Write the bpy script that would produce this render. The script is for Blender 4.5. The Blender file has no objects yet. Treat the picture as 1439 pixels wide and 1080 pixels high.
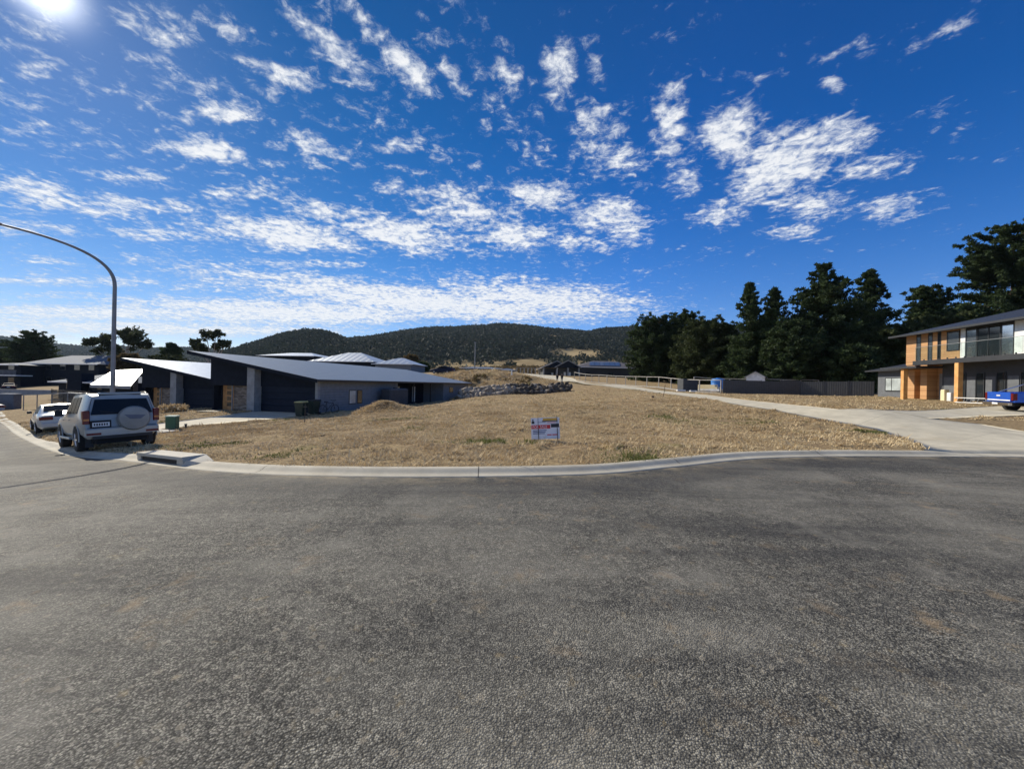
import bpy, math, random
import numpy as np
from mathutils import Vector, Matrix
R = math.radians
rng = np.random.default_rng(7); random.seed(7)
C = bpy.context.scene.collection
F = 545.0; EYE = 1.7; ROLL = R(1.2)
CR, SR = math.cos(ROLL), math.sin(ROLL)

# ------------------------------------------------------------------ survey helpers
def W(px, py, D):
    dx = px - 719.5; dy = 540 - py
    return Vector(((dx*CR - dy*SR)*D/F, D, EYE + (dx*SR + dy*CR)*D/F))
def smooth(a, b, x):
    t = np.clip((np.asarray(x, float)-a)/(b-a), 0, 1); return t*t*(3-2*t)

# ------------------------------------------------------------------ terrain
CTRL = [(0,0,0),(-5,3,-.1),(6,5,.0),(0,-12,0),(14,0,0),(-14,0,-.5),(-22,6,-1.0),(30,-5,0),(30,6,.1),(-30,-15,-1),(-1,7.2,0),(5.7,9.6,0),(11.2,10.5,0),(14.1,10.6,.02),
 (-4,7.5,-.12),(-6.1,7.9,-.25),(-8.1,9.1,-.4),(-14.4,12.8,-.86),(-22,18,-1.3),(-27.7,21,-1.5),(-40,29,-2.1),(-60,40,-3),(-60,10,-2.5)]
CTRL += [tuple(W(*a)) for a in [(767,620,11.7),(719,580,20),(719,560,38),(700,556,49),(655,561,53),(760,555,50),(440,590,25),(480,585,27),(535,582,26),(560,574,36),(600,568,44),
 (900,565,27.5),(830,560,33),(1230,607,15),(1140,590,17.9),(1040,570,23.4),(960,556,34.7),(900,548,52),(835,541.5,70),(785,539,84),(786,541.2,64),(768,542,60),(803,541.5,62),(740,530,97),(1303,591,16.9),(1220,578,17.8),(1410,576,25),
 (1439,607,15.5),(1240,558.5,39),(1300,560,36),(1010,553.5,47),(960,549.3,54),(900,543.5,62),(806,533.5,86),(850,540,72),(838,548.5,50),(300,590,24.5),(219,600,21.7),(350,580,28.5),(260,585,27),(200,577,32),
 (100,575,33),(50,575,36),(20,566,45),(60,545,75),(20,543,88),(150,560,50),(1100,555,47),(1180,556.5,48),(650,526,68),(700,525.5,66),(740,528,72),(620,524,82),(560,525,80),(480,528,80),(420,528,80),(330,535,75)]]
CTRL += [(-14,28,-.78),(-10.4,44,-.78),(-7,60,-.75),(-24,30,-.9),(-24,60,-.8),(-34,36,-1.25),(-34,66,-1.2),(-44,40,-1.6),(36,20,.8),(45,30,1.2),(44,50,1.3),(40,75,1.9),(55,60,1.8),
 (0,120,5),(0,220,10.5),(20,400,22),(60,120,4),(-60,120,2),(-120,200,2),(100,200,8),(120,80,3),(100,0,1),(-100,60,-4),(-120,0,-4),(0,-80,-1),(-150,420,10),(150,420,24),
 (-600,700,18),(600,700,20),(0,900,20),(1500,0,10),(-1500,0,-5),(0,-1500,-5),(1500,1500,20),(-1500,1500,10),(0,2500,20),(-1500,-1500,0),(1500,-1500,0)]
_P = np.array(CTRL, float)
def _phi(r2, c=2.5): return np.sqrt(r2 + c*c)
_A = _phi(((_P[:,None,:2]-_P[None,:,:2])**2).sum(-1))
N_CTRL = len(_P)
_M = np.zeros((N_CTRL+1, N_CTRL+1)); _M[:N_CTRL,:N_CTRL] = _A - np.eye(N_CTRL)*.12; _M[:N_CTRL,N_CTRL] = 1; _M[N_CTRL,:N_CTRL] = 1
_w = np.linalg.solve(_M, np.r_[_P[:,2], 0])
def G(x, y):
    x = np.asarray(x, float); y = np.asarray(y, float)
    out = np.zeros(np.broadcast(x, y).shape)
    for i in range(N_CTRL): out = out + _w[i]*_phi((x-_P[i,0])**2 + (y-_P[i,1])**2)
    return out + _w[N_CTRL]
def g(x, y): return float(G(x, y))

# value noise
_T = rng.random((256,256))
def vnoise(x, y):
    xi = np.floor(x).astype(int); yi = np.floor(y).astype(int); fx = x-xi; fy = y-yi
    fx = fx*fx*(3-2*fx); fy = fy*fy*(3-2*fy)
    a=_T[xi%256,yi%256]; b=_T[(xi+1)%256,yi%256]; c=_T[xi%256,(yi+1)%256]; d=_T[(xi+1)%256,(yi+1)%256]
    return (a*(1-fx)+b*fx)*(1-fy)+(c*(1-fx)+d*fx)*fy - .5
def fbm(x, y, o=4):
    s=0; a=1
    for k in range(o): s = s + a*vnoise(x*2**k+17*k, y*2**k+31*k); a*=.5
    return s

# kerb line (edge of the asphalt), left to right
def catmull(P, step=.25):
    P = [np.array(p, float) for p in P]; out=[]
    for i in range(len(P)-1):
        p0=P[max(i-1,0)];p1=P[i];p2=P[i+1];p3=P[min(i+2,len(P)-1)]
        n=max(2,int(np.linalg.norm(p2-p1)/step))
        for k in range(n):
            t=k/n; out.append(.5*((2*p1)+(-p0+p2)*t+(2*p0-5*p1+4*p2-p3)*t*t+(-p0+3*p1-3*p2+p3)*t**3))
    out.append(P[-1]); return np.array(out)
KPTS=[(-60,44),(-42,31.6),(-27.7,21.5),(-22,17.6),(-14.2,12.35),(-10.4,10.4),(-8.05,9.1),(-6.2,8.15),(-4.0,7.35),(-1.3,7.0),(1.5,7.35),(3.6,8.3),(5.9,9.45),(8.5,10.1),(11.2,10.35),(14.1,10.5),(18,10.2),(26,8.6),(45,4)]
KERB=catmull(KPTS)
KS=np.r_[0,np.cumsum(np.linalg.norm(np.diff(KERB,axis=0),axis=1))]
KT=np.gradient(KERB,axis=0); KT/=np.linalg.norm(KT,axis=1)[:,None]
KN=np.c_[-KT[:,1],KT[:,0]]          # towards the lot
def kerb_dist(x, y):
    x=np.atleast_1d(x).ravel(); y=np.atleast_1d(y).ravel(); best=np.full(len(x),1e9); sg=np.ones(len(x))
    for i in range(0,len(KERB)-1):
        a=KERB[i]; b=KERB[i+1]; d=b-a; L2=d@d
        t=np.clip(((x-a[0])*d[0]+(y-a[1])*d[1])/L2,0,1)
        ex=x-a[0]-t*d[0]; ey=y-a[1]-t*d[1]; r=np.hypot(ex,ey)
        s=np.sign(d[0]*ey-d[1]*ex); m=r<best; best[m]=r[m]; sg[m]=s[m]
    return best*sg
def inpoly(x, y, poly):
    ins=np.zeros(np.shape(x),bool); n=len(poly)
    for i in range(n):
        x1,y1=poly[i][:2]; x2,y2=poly[(i+1)%n][:2]
        if y1==y2: continue
        c=((y1>y)!=(y2>y)) & (x<(x2-x1)*(y-y1)/(y2-y1)+x1); ins^=c
    return ins
def ground_px(px, py):            # where the view line of a surveyed point meets the terrain
    lo=3.0; prev=lo
    for k in range(700):
        D=lo*1.01**k; p=W(px,py,D)
        if p.z<g(p.x,p.y)+.02: 
            return np.array([p.x,p.y])
    return np.array([p.x,p.y])

# ------------------------------------------------------------------ materials
MATS={}
def nodes(mat):
    mat.use_nodes=True; nt=mat.node_tree; return nt, nt.nodes, nt.links
def mat(name, col, rough=.7, metal=0, var=.12, scale=3, bump=0, bscale=40, spec=.5, col2=None, coat=0, trans=0, emit=None, coords='Object'):
    if name in MATS: return MATS[name]
    m=bpy.data.materials.new(name); nt,N,L=nodes(m); b=N['Principled BSDF']
    b.inputs['Roughness'].default_value=rough; b.inputs['Metallic'].default_value=metal
    b.inputs['Specular IOR Level'].default_value=spec; b.inputs['Coat Weight'].default_value=coat
    tc=N.new('ShaderNodeTexCoord'); ns=N.new('ShaderNodeTexNoise'); ns.inputs['Scale'].default_value=scale; ns.inputs['Detail'].default_value=5
    L.new(tc.outputs[coords],ns.inputs['Vector'])
    mx=N.new('ShaderNodeMix'); mx.data_type='RGBA'
    c=np.array(col); c2=np.array(col2) if col2 else c*(1+var)
    c1=c if col2 else c*(1-var)
    mx.inputs[6].default_value=(*c1,1); mx.inputs[7].default_value=(*np.clip(c2,0,1),1)
    mr=N.new('ShaderNodeMapRange'); mr.inputs[1].default_value=.35; mr.inputs[2].default_value=.65
    L.new(ns.outputs['Fac'],mr.inputs[0]); L.new(mr.outputs[0],mx.inputs[0]); L.new(mx.outputs[2],b.inputs['Base Color'])
    if bump:
        n2=N.new('ShaderNodeTexNoise'); n2.inputs['Scale'].default_value=bscale; n2.inputs['Detail'].default_value=3; L.new(tc.outputs[coords],n2.inputs['Vector'])
        bp=N.new('ShaderNodeBump'); bp.inputs['Strength'].default_value=bump; bp.inputs['Distance'].default_value=.02
        L.new(n2.outputs['Fac'],bp.inputs['Height']); L.new(bp.outputs[0],b.inputs['Normal'])
    if trans: b.inputs['Transmission Weight'].default_value=trans
    MATS[name]=m; return m
def ribbed(name, col, rough, metal, pitch, depth=.02, axis=0, spec=.5, var=.08):
    if name in MATS: return MATS[name]
    m=mat(name,col,rough,metal,var=var,spec=spec); nt,N,L=nodes(m); b=N['Principled BSDF']
    tc=N.new('ShaderNodeTexCoord'); sp=N.new('ShaderNodeSeparateXYZ'); L.new(tc.outputs['Object'],sp.inputs[0])
    mm=N.new('ShaderNodeMath'); mm.operation='MULTIPLY'; mm.inputs[1].default_value=2*math.pi/pitch; L.new(sp.outputs[axis],mm.inputs[0])
    sn=N.new('ShaderNodeMath'); sn.operation='SINE'; L.new(mm.outputs[0],sn.inputs[0])
    mr=N.new('ShaderNodeMapRange'); mr.inputs[1].default_value=.6; mr.inputs[2].default_value=1; L.new(sn.outputs[0],mr.inputs[0])
    bp=N.new('ShaderNodeBump'); bp.inputs['Strength'].default_value=1; bp.inputs['Distance'].default_value=depth
    L.new(mr.outputs[0],bp.inputs['Height']); L.new(bp.outputs[0],b.inputs['Normal']); return m
def foliage(name, c1, c2, rough=.75, tl=.30):
    m=bpy.data.materials.new(name); nt,N,L=nodes(m); b=N['Principled BSDF']; b.inputs['Roughness'].default_value=rough; b.inputs['Specular IOR Level'].default_value=.25
    ge=N.new('ShaderNodeNewGeometry'); rp=N.new('ShaderNodeMix'); rp.data_type='RGBA'; rp.inputs[6].default_value=(*c1,1); rp.inputs[7].default_value=(*c2,1)
    tc=N.new('ShaderNodeTexCoord'); ns=N.new('ShaderNodeTexNoise'); ns.inputs['Scale'].default_value=.45; ns.inputs['Detail'].default_value=3; L.new(tc.outputs['Object'],ns.inputs['Vector'])
    ad=N.new('ShaderNodeMath'); ad.operation='MULTIPLY_ADD'; ad.inputs[1].default_value=.45; L.new(ge.outputs['Random Per Island'],ad.inputs[0])
    mr=N.new('ShaderNodeMapRange'); mr.inputs[1].default_value=.3; mr.inputs[2].default_value=.7; mr.inputs[4].default_value=.55; L.new(ns.outputs['Fac'],mr.inputs[0]); L.new(mr.outputs[0],ad.inputs[2])
    L.new(ad.outputs[0],rp.inputs[0]); L.new(rp.outputs[2],b.inputs['Base Color'])
    tr=N.new('ShaderNodeBsdfTranslucent'); L.new(rp.outputs[2],tr.inputs[0]); ms=N.new('ShaderNodeMixShader'); ms.inputs[0].default_value=tl
    L.new(b.outputs[0],ms.inputs[1]); L.new(tr.outputs[0],ms.inputs[2]); L.new(ms.outputs[0],N['Material Output'].inputs[0])
    MATS[name]=m; return m

def noise_node(N,L,src,scale,detail=4,rough=.5,dist=0):
    n=N.new('ShaderNodeTexNoise'); n.inputs['Scale'].default_value=scale; n.inputs['Detail'].default_value=detail; n.inputs['Roughness'].default_value=rough; n.inputs['Distortion'].default_value=dist
    L.new(src,n.inputs['Vector']); return n.outputs['Fac']
def rng_node(N,L,src,a,b,c=0,d=1,sm=False):
    m=N.new('ShaderNodeMapRange'); m.interpolation_type='SMOOTHSTEP' if sm else 'LINEAR'
    for i,v in enumerate((a,b,c,d)): m.inputs[i+1].default_value=v
    L.new(src,m.inputs[0]); return m.outputs[0]
def mix_node(N,L,fac,a,b,blend='MIX'):
    m=N.new('ShaderNodeMix'); m.data_type='RGBA'; m.blend_type=blend
    for i,v in ((0,fac),(6,a),(7,b)):
        if isinstance(v,(int,float)): m.inputs[i].default_value=v
        elif isinstance(v,tuple): m.inputs[i].default_value=(*v,1)
        else: L.new(v,m.inputs[i])
    return m.outputs[2]
def math_node(N,L,op,a,b=None,c=None,clamp=False):
    m=N.new('ShaderNodeMath'); m.operation=op; m.use_clamp=clamp
    for i,v in enumerate((a,b,c)):
        if v is None: continue
        if isinstance(v,(int,float)): m.inputs[i].default_value=v
        else: L.new(v,m.inputs[i])
    return m.outputs[0]

def asphalt():
    m=bpy.data.materials.new('chip_seal_asphalt'); nt,N,L=nodes(m); b=N['Principled BSDF']
    tc=N.new('ShaderNodeTexCoord').outputs['Object']
    v=N.new('ShaderNodeTexVoronoi'); v.inputs['Scale'].default_value=98; L.new(tc,v.inputs['Vector'])
    sp=N.new('ShaderNodeSeparateColor'); L.new(v.outputs['Color'],sp.inputs[0])
    v2=N.new('ShaderNodeTexVoronoi'); v2.inputs['Scale'].default_value=31; L.new(tc,v2.inputs['Vector'])
    sp2=N.new('ShaderNodeSeparateColor'); L.new(v2.outputs['Color'],sp2.inputs[0])
    chip=math_node(N,L,'POWER',sp.outputs[0],1.35)
    base=mix_node(N,L,chip,(.082,.080,.074),(.350,.338,.295))
    base=mix_node(N,L,rng_node(N,L,v.outputs['Distance'],.38,.68,0,.75),base,(.020,.020,.019))
    base=mix_node(N,L,1.0,base,mix_node(N,L,sp2.outputs[2],(.66,.66,.66),(1.26,1.24,1.19)),'MULTIPLY')
    v3=N.new('ShaderNodeTexVoronoi'); v3.inputs['Scale'].default_value=13; L.new(tc,v3.inputs['Vector']); sp3=N.new('ShaderNodeSeparateColor'); L.new(v3.outputs['Color'],sp3.inputs[0])
    base=mix_node(N,L,1.0,base,mix_node(N,L,sp3.outputs[0],(.80,.80,.80),(1.16,1.15,1.13)),'MULTIPLY')
    big=noise_node(N,L,tc,.35,5,.6,.6)
    base=mix_node(N,L,rng_node(N,L,big,.44,.64,0,.45),base,(.30,.285,.24))           # dusty wear
    mp=N.new('ShaderNodeMapping'); mp.inputs['Rotation'].default_value=(0,0,R(-8)); mp.inputs['Scale'].default_value=(.16,1.5,1); L.new(tc,mp.inputs[0])
    st=noise_node(N,L,mp.outputs[0],1.1,6,.62,.4)
    base=mix_node(N,L,rng_node(N,L,st,.53,.74,0,.34),base,(.26,.245,.215))             # tyre dust trails
    base=mix_node(N,L,rng_node(N,L,st,.50,.32,0,.50),base,(.030,.031,.034))            # dark bitumen
    pat=noise_node(N,L,tc,.9,5,.65)
    base=mix_node(N,L,rng_node(N,L,pat,.55,.70,0,.45),base,(.29,.275,.235))
    so=noise_node(N,L,tc,2.3,4,.7,.3); so2=noise_node(N,L,tc,.28,2)
    f=math_node(N,L,'MULTIPLY',rng_node(N,L,so,.57,.70,0,.6),rng_node(N,L,so2,.42,.6))
    base=mix_node(N,L,f,base,(.34,.25,.15))                                            # clay stains
    base=mix_node(N,L,rng_node(N,L,sp2.outputs[1],.985,.995,0,.4),base,(.36,.32,.25))
    at=N.new('ShaderNodeAttribute'); at.attribute_name='edge'
    base=mix_node(N,L,rng_node(N,L,at.outputs['Fac'],.0,.03,0,.45),base,(.035,.036,.040)); gr=math_node(N,L,'MULTIPLY',at.outputs['Fac'],rng_node(N,L,noise_node(N,L,tc,1.7,5,.7),.42,.62)); base=mix_node(N,L,math_node(N,L,'MULTIPLY',gr,.8),base,(.36,.30,.20))
    sm=noise_node(N,L,tc,6.5,4,.65); base=mix_node(N,L,rng_node(N,L,sm,.62,.74,0,.45),base,(.33,.26,.15))
    base=mix_node(N,L,rng_node(N,L,sm,.40,.28,0,.45),base,(.045,.044,.042))
    L.new(base,b.inputs['Base Color']); b.inputs['Roughness'].default_value=.75; b.inputs['Specular IOR Level'].default_value=.12
    bp=N.new('ShaderNodeBump'); bp.inputs['Strength'].default_value=.9; bp.inputs['Distance'].default_value=.008
    h=math_node(N,L,'MULTIPLY_ADD',v.outputs['Distance'],-.7,sp.outputs[2])
    L.new(h,bp.inputs['Height']); L.new(bp.outputs[0],b.inputs['Normal']); return m
def grass_ground():
    m=bpy.data.materials.new('dry_grass_ground'); nt,N,L=nodes(m); b=N['Principled BSDF']
    tc=N.new('ShaderNodeTexCoord').outputs['Object']
    c=mix_node(N,L,rng_node(N,L,noise_node(N,L,tc,9,6,.7),.3,.7),(.13,.088,.048),(.50,.38,.21))
    c=mix_node(N,L,rng_node(N,L,noise_node(N,L,tc,.55,5,.6),.45,.7,0,.6),c,(.30,.20,.115))
    c=mix_node(N,L,rng_node(N,L,noise_node(N,L,tc,.32,4,.6,.5),.60,.72,0,.6),c,(.17,.17,.06))
    c=mix_node(N,L,rng_node(N,L,noise_node(N,L,tc,1.6,4,.6),.56,.72,0,.6),c,(.15,.10,.06))
    L.new(c,b.inputs['Base Color']); b.inputs['Roughness'].default_value=.95; b.inputs['Specular IOR Level'].default_value=.1
    bp=N.new('ShaderNodeBump'); bp.inputs['Strength'].default_value=.9; bp.inputs['Distance'].default_value=.06
    h=math_node(N,L,'ADD',noise_node(N,L,tc,7,5,.7),math_node(N,L,'MULTIPLY',noise_node(N,L,tc,38,3,.6),.5))
    L.new(h,bp.inputs['Height']); L.new(bp.outputs[0],b.inputs['Normal']); return m
def concrete(name, c, joint=0, js=.85):
    m=bpy.data.materials.new(name); nt,N,L=nodes(m); b=N['Principled BSDF']
    t=N.new('ShaderNodeTexCoord'); tc=t.outputs['Object']; c=np.array(c)
    col=mix_node(N,L,rng_node(N,L,noise_node(N,L,tc,1.3,6,.65),.35,.68),tuple(c*.78),tuple(c*1.08))
    col=mix_node(N,L,rng_node(N,L,noise_node(N,L,tc,45,3,.6),.4,.7,0,.3),col,tuple(c*.6))
    col=mix_node(N,L,rng_node(N,L,noise_node(N,L,tc,.5,5,.7,.8),.55,.72,0,.45),col,tuple(c*np.array([.62,.55,.45])))
    if joint:
        sx=N.new('ShaderNodeSeparateXYZ'); L.new(t.outputs['UV'],sx.inputs[0])
        fr=math_node(N,L,'FRACT',math_node(N,L,'MULTIPLY',sx.outputs[0],1/joint))
        k=math_node(N,L,'LESS_THAN',fr,.022/joint); col=mix_node(N,L,math_node(N,L,'MULTIPLY',k,js),col,(.05,.045,.04))
    L.new(col,b.inputs['Base Color']); b.inputs['Roughness'].default_value=.85; b.inputs['Specular IOR Level'].default_value=.3
    bp=N.new('ShaderNodeBump'); bp.inputs['Strength'].default_value=.3; bp.inputs['Distance'].default_value=.01
    L.new(noise_node(N,L,tc,60,3,.6),bp.inputs['Height']); L.new(bp.outputs[0],b.inputs['Normal']); MATS[name]=m; return m
def stone_mat():
    m=bpy.data.materials.new('stacked_stone'); nt,N,L=nodes(m); b=N['Principled BSDF']
    tc=N.new('ShaderNodeTexCoord').outputs['Object']; mp=N.new('ShaderNodeMapping'); mp.inputs['Scale'].default_value=(3,3,8); L.new(tc,mp.inputs[0])
    v=N.new('ShaderNodeTexVoronoi'); v.inputs['Scale'].default_value=1; L.new(mp.outputs[0],v.inputs['Vector'])
    sp=N.new('ShaderNodeSeparateColor'); L.new(v.outputs['Color'],sp.inputs[0])
    c=mix_node(N,L,sp.outputs[0],(.06,.048,.04),(.22,.185,.15)); L.new(c,b.inputs['Base Color'])
    bp=N.new('ShaderNodeBump'); bp.inputs['Strength'].default_value=.8; bp.inputs['Distance'].default_value=.04; bp.invert=True
    L.new(v.outputs['Distance'],bp.inputs['Height']); L.new(bp.outputs[0],b.inputs['Normal']); return m
def board_mat(name,c1,c2,pitch=.16):
    m=bpy.data.materials.new(name); nt,N,L=nodes(m); b=N['Principled BSDF']
    tc=N.new('ShaderNodeTexCoord').outputs['Object']; sp=N.new('ShaderNodeSeparateXYZ'); L.new(tc,sp.inputs[0])
    z=math_node(N,L,'MULTIPLY',sp.outputs[2],1/pitch); fl=math_node(N,L,'FLOOR',z); fr=math_node(N,L,'FRACT',z)
    wn=N.new('ShaderNodeTexWhiteNoise'); wn.noise_dimensions='1D'; L.new(fl,wn.inputs['W'])
    mp=N.new('ShaderNodeMapping'); mp.inputs['Scale'].default_value=(1.2,1.2,14); L.new(tc,mp.inputs[0])
    gr=noise_node(N,L,mp.outputs[0],2.2,5,.6)
    f=math_node(N,L,'MULTIPLY_ADD',wn.outputs['Value'],.5,math_node(N,L,'MULTIPLY',gr,.6))
    c=mix_node(N,L,f,c1,c2); gap=math_node(N,L,'LESS_THAN',fr,.07); c=mix_node(N,L,math_node(N,L,'MULTIPLY',gap,.75),c,(.03,.015,.008))
    L.new(c,b.inputs['Base Color']); b.inputs['Roughness'].default_value=.55
    bp=N.new('ShaderNodeBump'); bp.inputs['Distance'].default_value=.02; bp.inputs['Strength'].default_value=1; L.new(math_node(N,L,'SUBTRACT',1,gap),bp.inputs['Height']); L.new(bp.outputs[0],b.inputs['Normal']); return m

M=dict(
 asphalt=asphalt(), ground=grass_ground(), conc=concrete('driveway_concrete',(.58,.53,.41),3.6,.45), kerb=concrete('kerb_concrete',(.52,.48,.385),4.7), pit=concrete('pit_concrete',(.52,.49,.42)),
 stone=stone_mat(), cedar=board_mat('cedar_boards',(.38,.18,.07),(.66,.38,.17)),
 roof=ribbed('roof_sheet_zinc',(.135,.16,.195),.36,.75,.76,.03,0), roofw=ribbed('roof_sheet_pale_glare',(.62,.65,.68),.33,.7,.76,.03,0), roofd=ribbed('roof_sheet_dark',(.032,.036,.045),.5,.1,.3,.03,0),
 roofg=ribbed('roof_sheet_blue_grey',(.14,.17,.21),.8,.0,.76,.02,0,spec=.12), mirror=mat('sky_reflecting_glass',(.62,.68,.74),.07,.9,var=.04),
 roofrib=ribbed('roof_sheet_ribbed',(.48,.52,.56),.36,.7,1.4,.12,0), roofbrown=ribbed('roof_tile_brown',(.10,.09,.09),.6,0,.35,.04,0),
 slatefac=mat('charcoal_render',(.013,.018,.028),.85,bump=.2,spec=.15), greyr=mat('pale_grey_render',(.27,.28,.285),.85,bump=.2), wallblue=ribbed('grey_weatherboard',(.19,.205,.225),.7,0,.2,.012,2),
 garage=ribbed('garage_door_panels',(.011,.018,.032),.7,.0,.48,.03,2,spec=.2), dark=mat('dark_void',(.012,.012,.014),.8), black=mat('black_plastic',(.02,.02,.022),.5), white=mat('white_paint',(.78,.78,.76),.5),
 glass=mat('window_glass',(.02,.025,.03),.06,spec=1.0,var=.02), cglass=mat('pale_glass',(.45,.50,.50),.12,spec=1.0,scale=1.3,var=.25), frame=mat('dark_frame',(.03,.032,.036),.4), wood=mat('door_timber',(.33,.17,.06),.5,col2=(.45,.25,.10)),
 post=mat('timber_post',(.62,.30,.09),.55,col2=(.75,.42,.15)), galv=mat('galvanised_steel',(.24,.25,.26),.55,.4), silver=mat('silver_car_paint',(.34,.36,.35),.35,.12,coat=.5,var=.04), wcar=mat('white_car_paint',(.42,.435,.44),.3,.05,coat=.8,var=.03),
 blue=mat('blue_car_paint',(.008,.10,.55),.28,.25,coat=.9,var=.05), navy=mat('navy_car_paint',(.012,.018,.04),.7,.0,spec=.12), tyre=mat('tyre_rubber',(.018,.018,.019),.85), rim=mat('alloy_rim',(.5,.51,.53),.3,.9),
 cglassd=mat('car_glass',(.008,.010,.012),.12,spec=.35,var=.02), red=mat('tail_light_red',(.13,.006,.006),.3,spec=.4), amber=mat('amber_lens',(.6,.2,.03),.2), clear=mat('clear_lens',(.7,.7,.7),.15), chrome=mat('chrome_trim',(.6,.6,.6),.15,1),
 cladding=mat('charcoal_cladding',(.048,.053,.062),.7,bump=.15), midgrey=mat('mid_grey_wall',(.12,.13,.145),.75), fence=ribbed('steel_fence_charcoal',(.062,.066,.072),.5,.2,.19,.03,0), rail=mat('weathered_white_rail',(.44,.42,.38),.8,col2=(.30,.28,.25)),
 bark=mat('pine_bark',(.09,.06,.045),.9,bump=.5,bscale=8), gum=mat('gum_bark',(.42,.37,.31),.8,col2=(.22,.18,.15)), rock=mat('granite_boulder',(.46,.39,.30),.9,scale=.9,col2=(.17,.14,.11),bump=.8,bscale=9,coords='Object'),
 lumber=mat('pine_lumber',(.80,.68,.42),.7,col2=(.84,.70,.42)), tank=mat('blue_plastic_tank',(.05,.22,.60),.4), skin=mat('skin',(.45,.28,.2),.6), binm=mat('bin_green',(.012,.03,.022),.45), binlid=mat('bin_lid_yellow',(.62,.52,.20),.5), pil=mat('green_pillar',(.03,.11,.06),.5),
 leafd=foliage('pine_foliage',(.012,.024,.010),(.062,.095,.034)), leafo=foliage('pine_foliage_olive',(.020,.034,.012),(.078,.098,.036)), leafg=foliage('gum_foliage',(.025,.038,.016),(.075,.085,.04)), leafb=foliage('brown_shrub_foliage',(.06,.045,.02),(.17,.12,.05)),
 hillf=foliage('hill_forest',(.010,.018,.015),(.040,.050,.038)), straw=foliage('straw_blades',(.36,.25,.13),(.84,.69,.43),tl=.15), greenb=foliage('green_blades',(.07,.09,.02),(.21,.23,.07)), solar=mat('solar_cells',(.03,.05,.10),.3,.1,coat=.3),
 red_s=mat('sign_red',(.62,.03,.03),.5), white_s=mat('sign_white',(.74,.75,.80),.5,var=.03), blk_s=mat('sign_black',(.02,.02,.03),.5), blue_s=mat('sign_slate_blue',(.10,.14,.28),.5), yel_s=mat('sign_yellow',(.70,.40,.03),.5), cloth=mat('dark_cloth',(.02,.022,.028),.9), cloth2=mat('navy_cloth',(.04,.05,.09),.9), timberd=ribbed('dark_timber_slats',(.05,.045,.04),.8,0,.14,.03,2), block=mat('grey_blockwork',(.15,.16,.18),.85), bluecl=mat('blue_grey_wall',(.10,.13,.16),.8),
)
M['sideglass']=mat('car_side_glass',(.008,.009,.010),.3,spec=.04)
M['wheelgrey']=mat('cover_grey',(.25,.26,.25),.4,.2); M['emblem']=mat('cover_emblem',(.10,.12,.17),.4)

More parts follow.
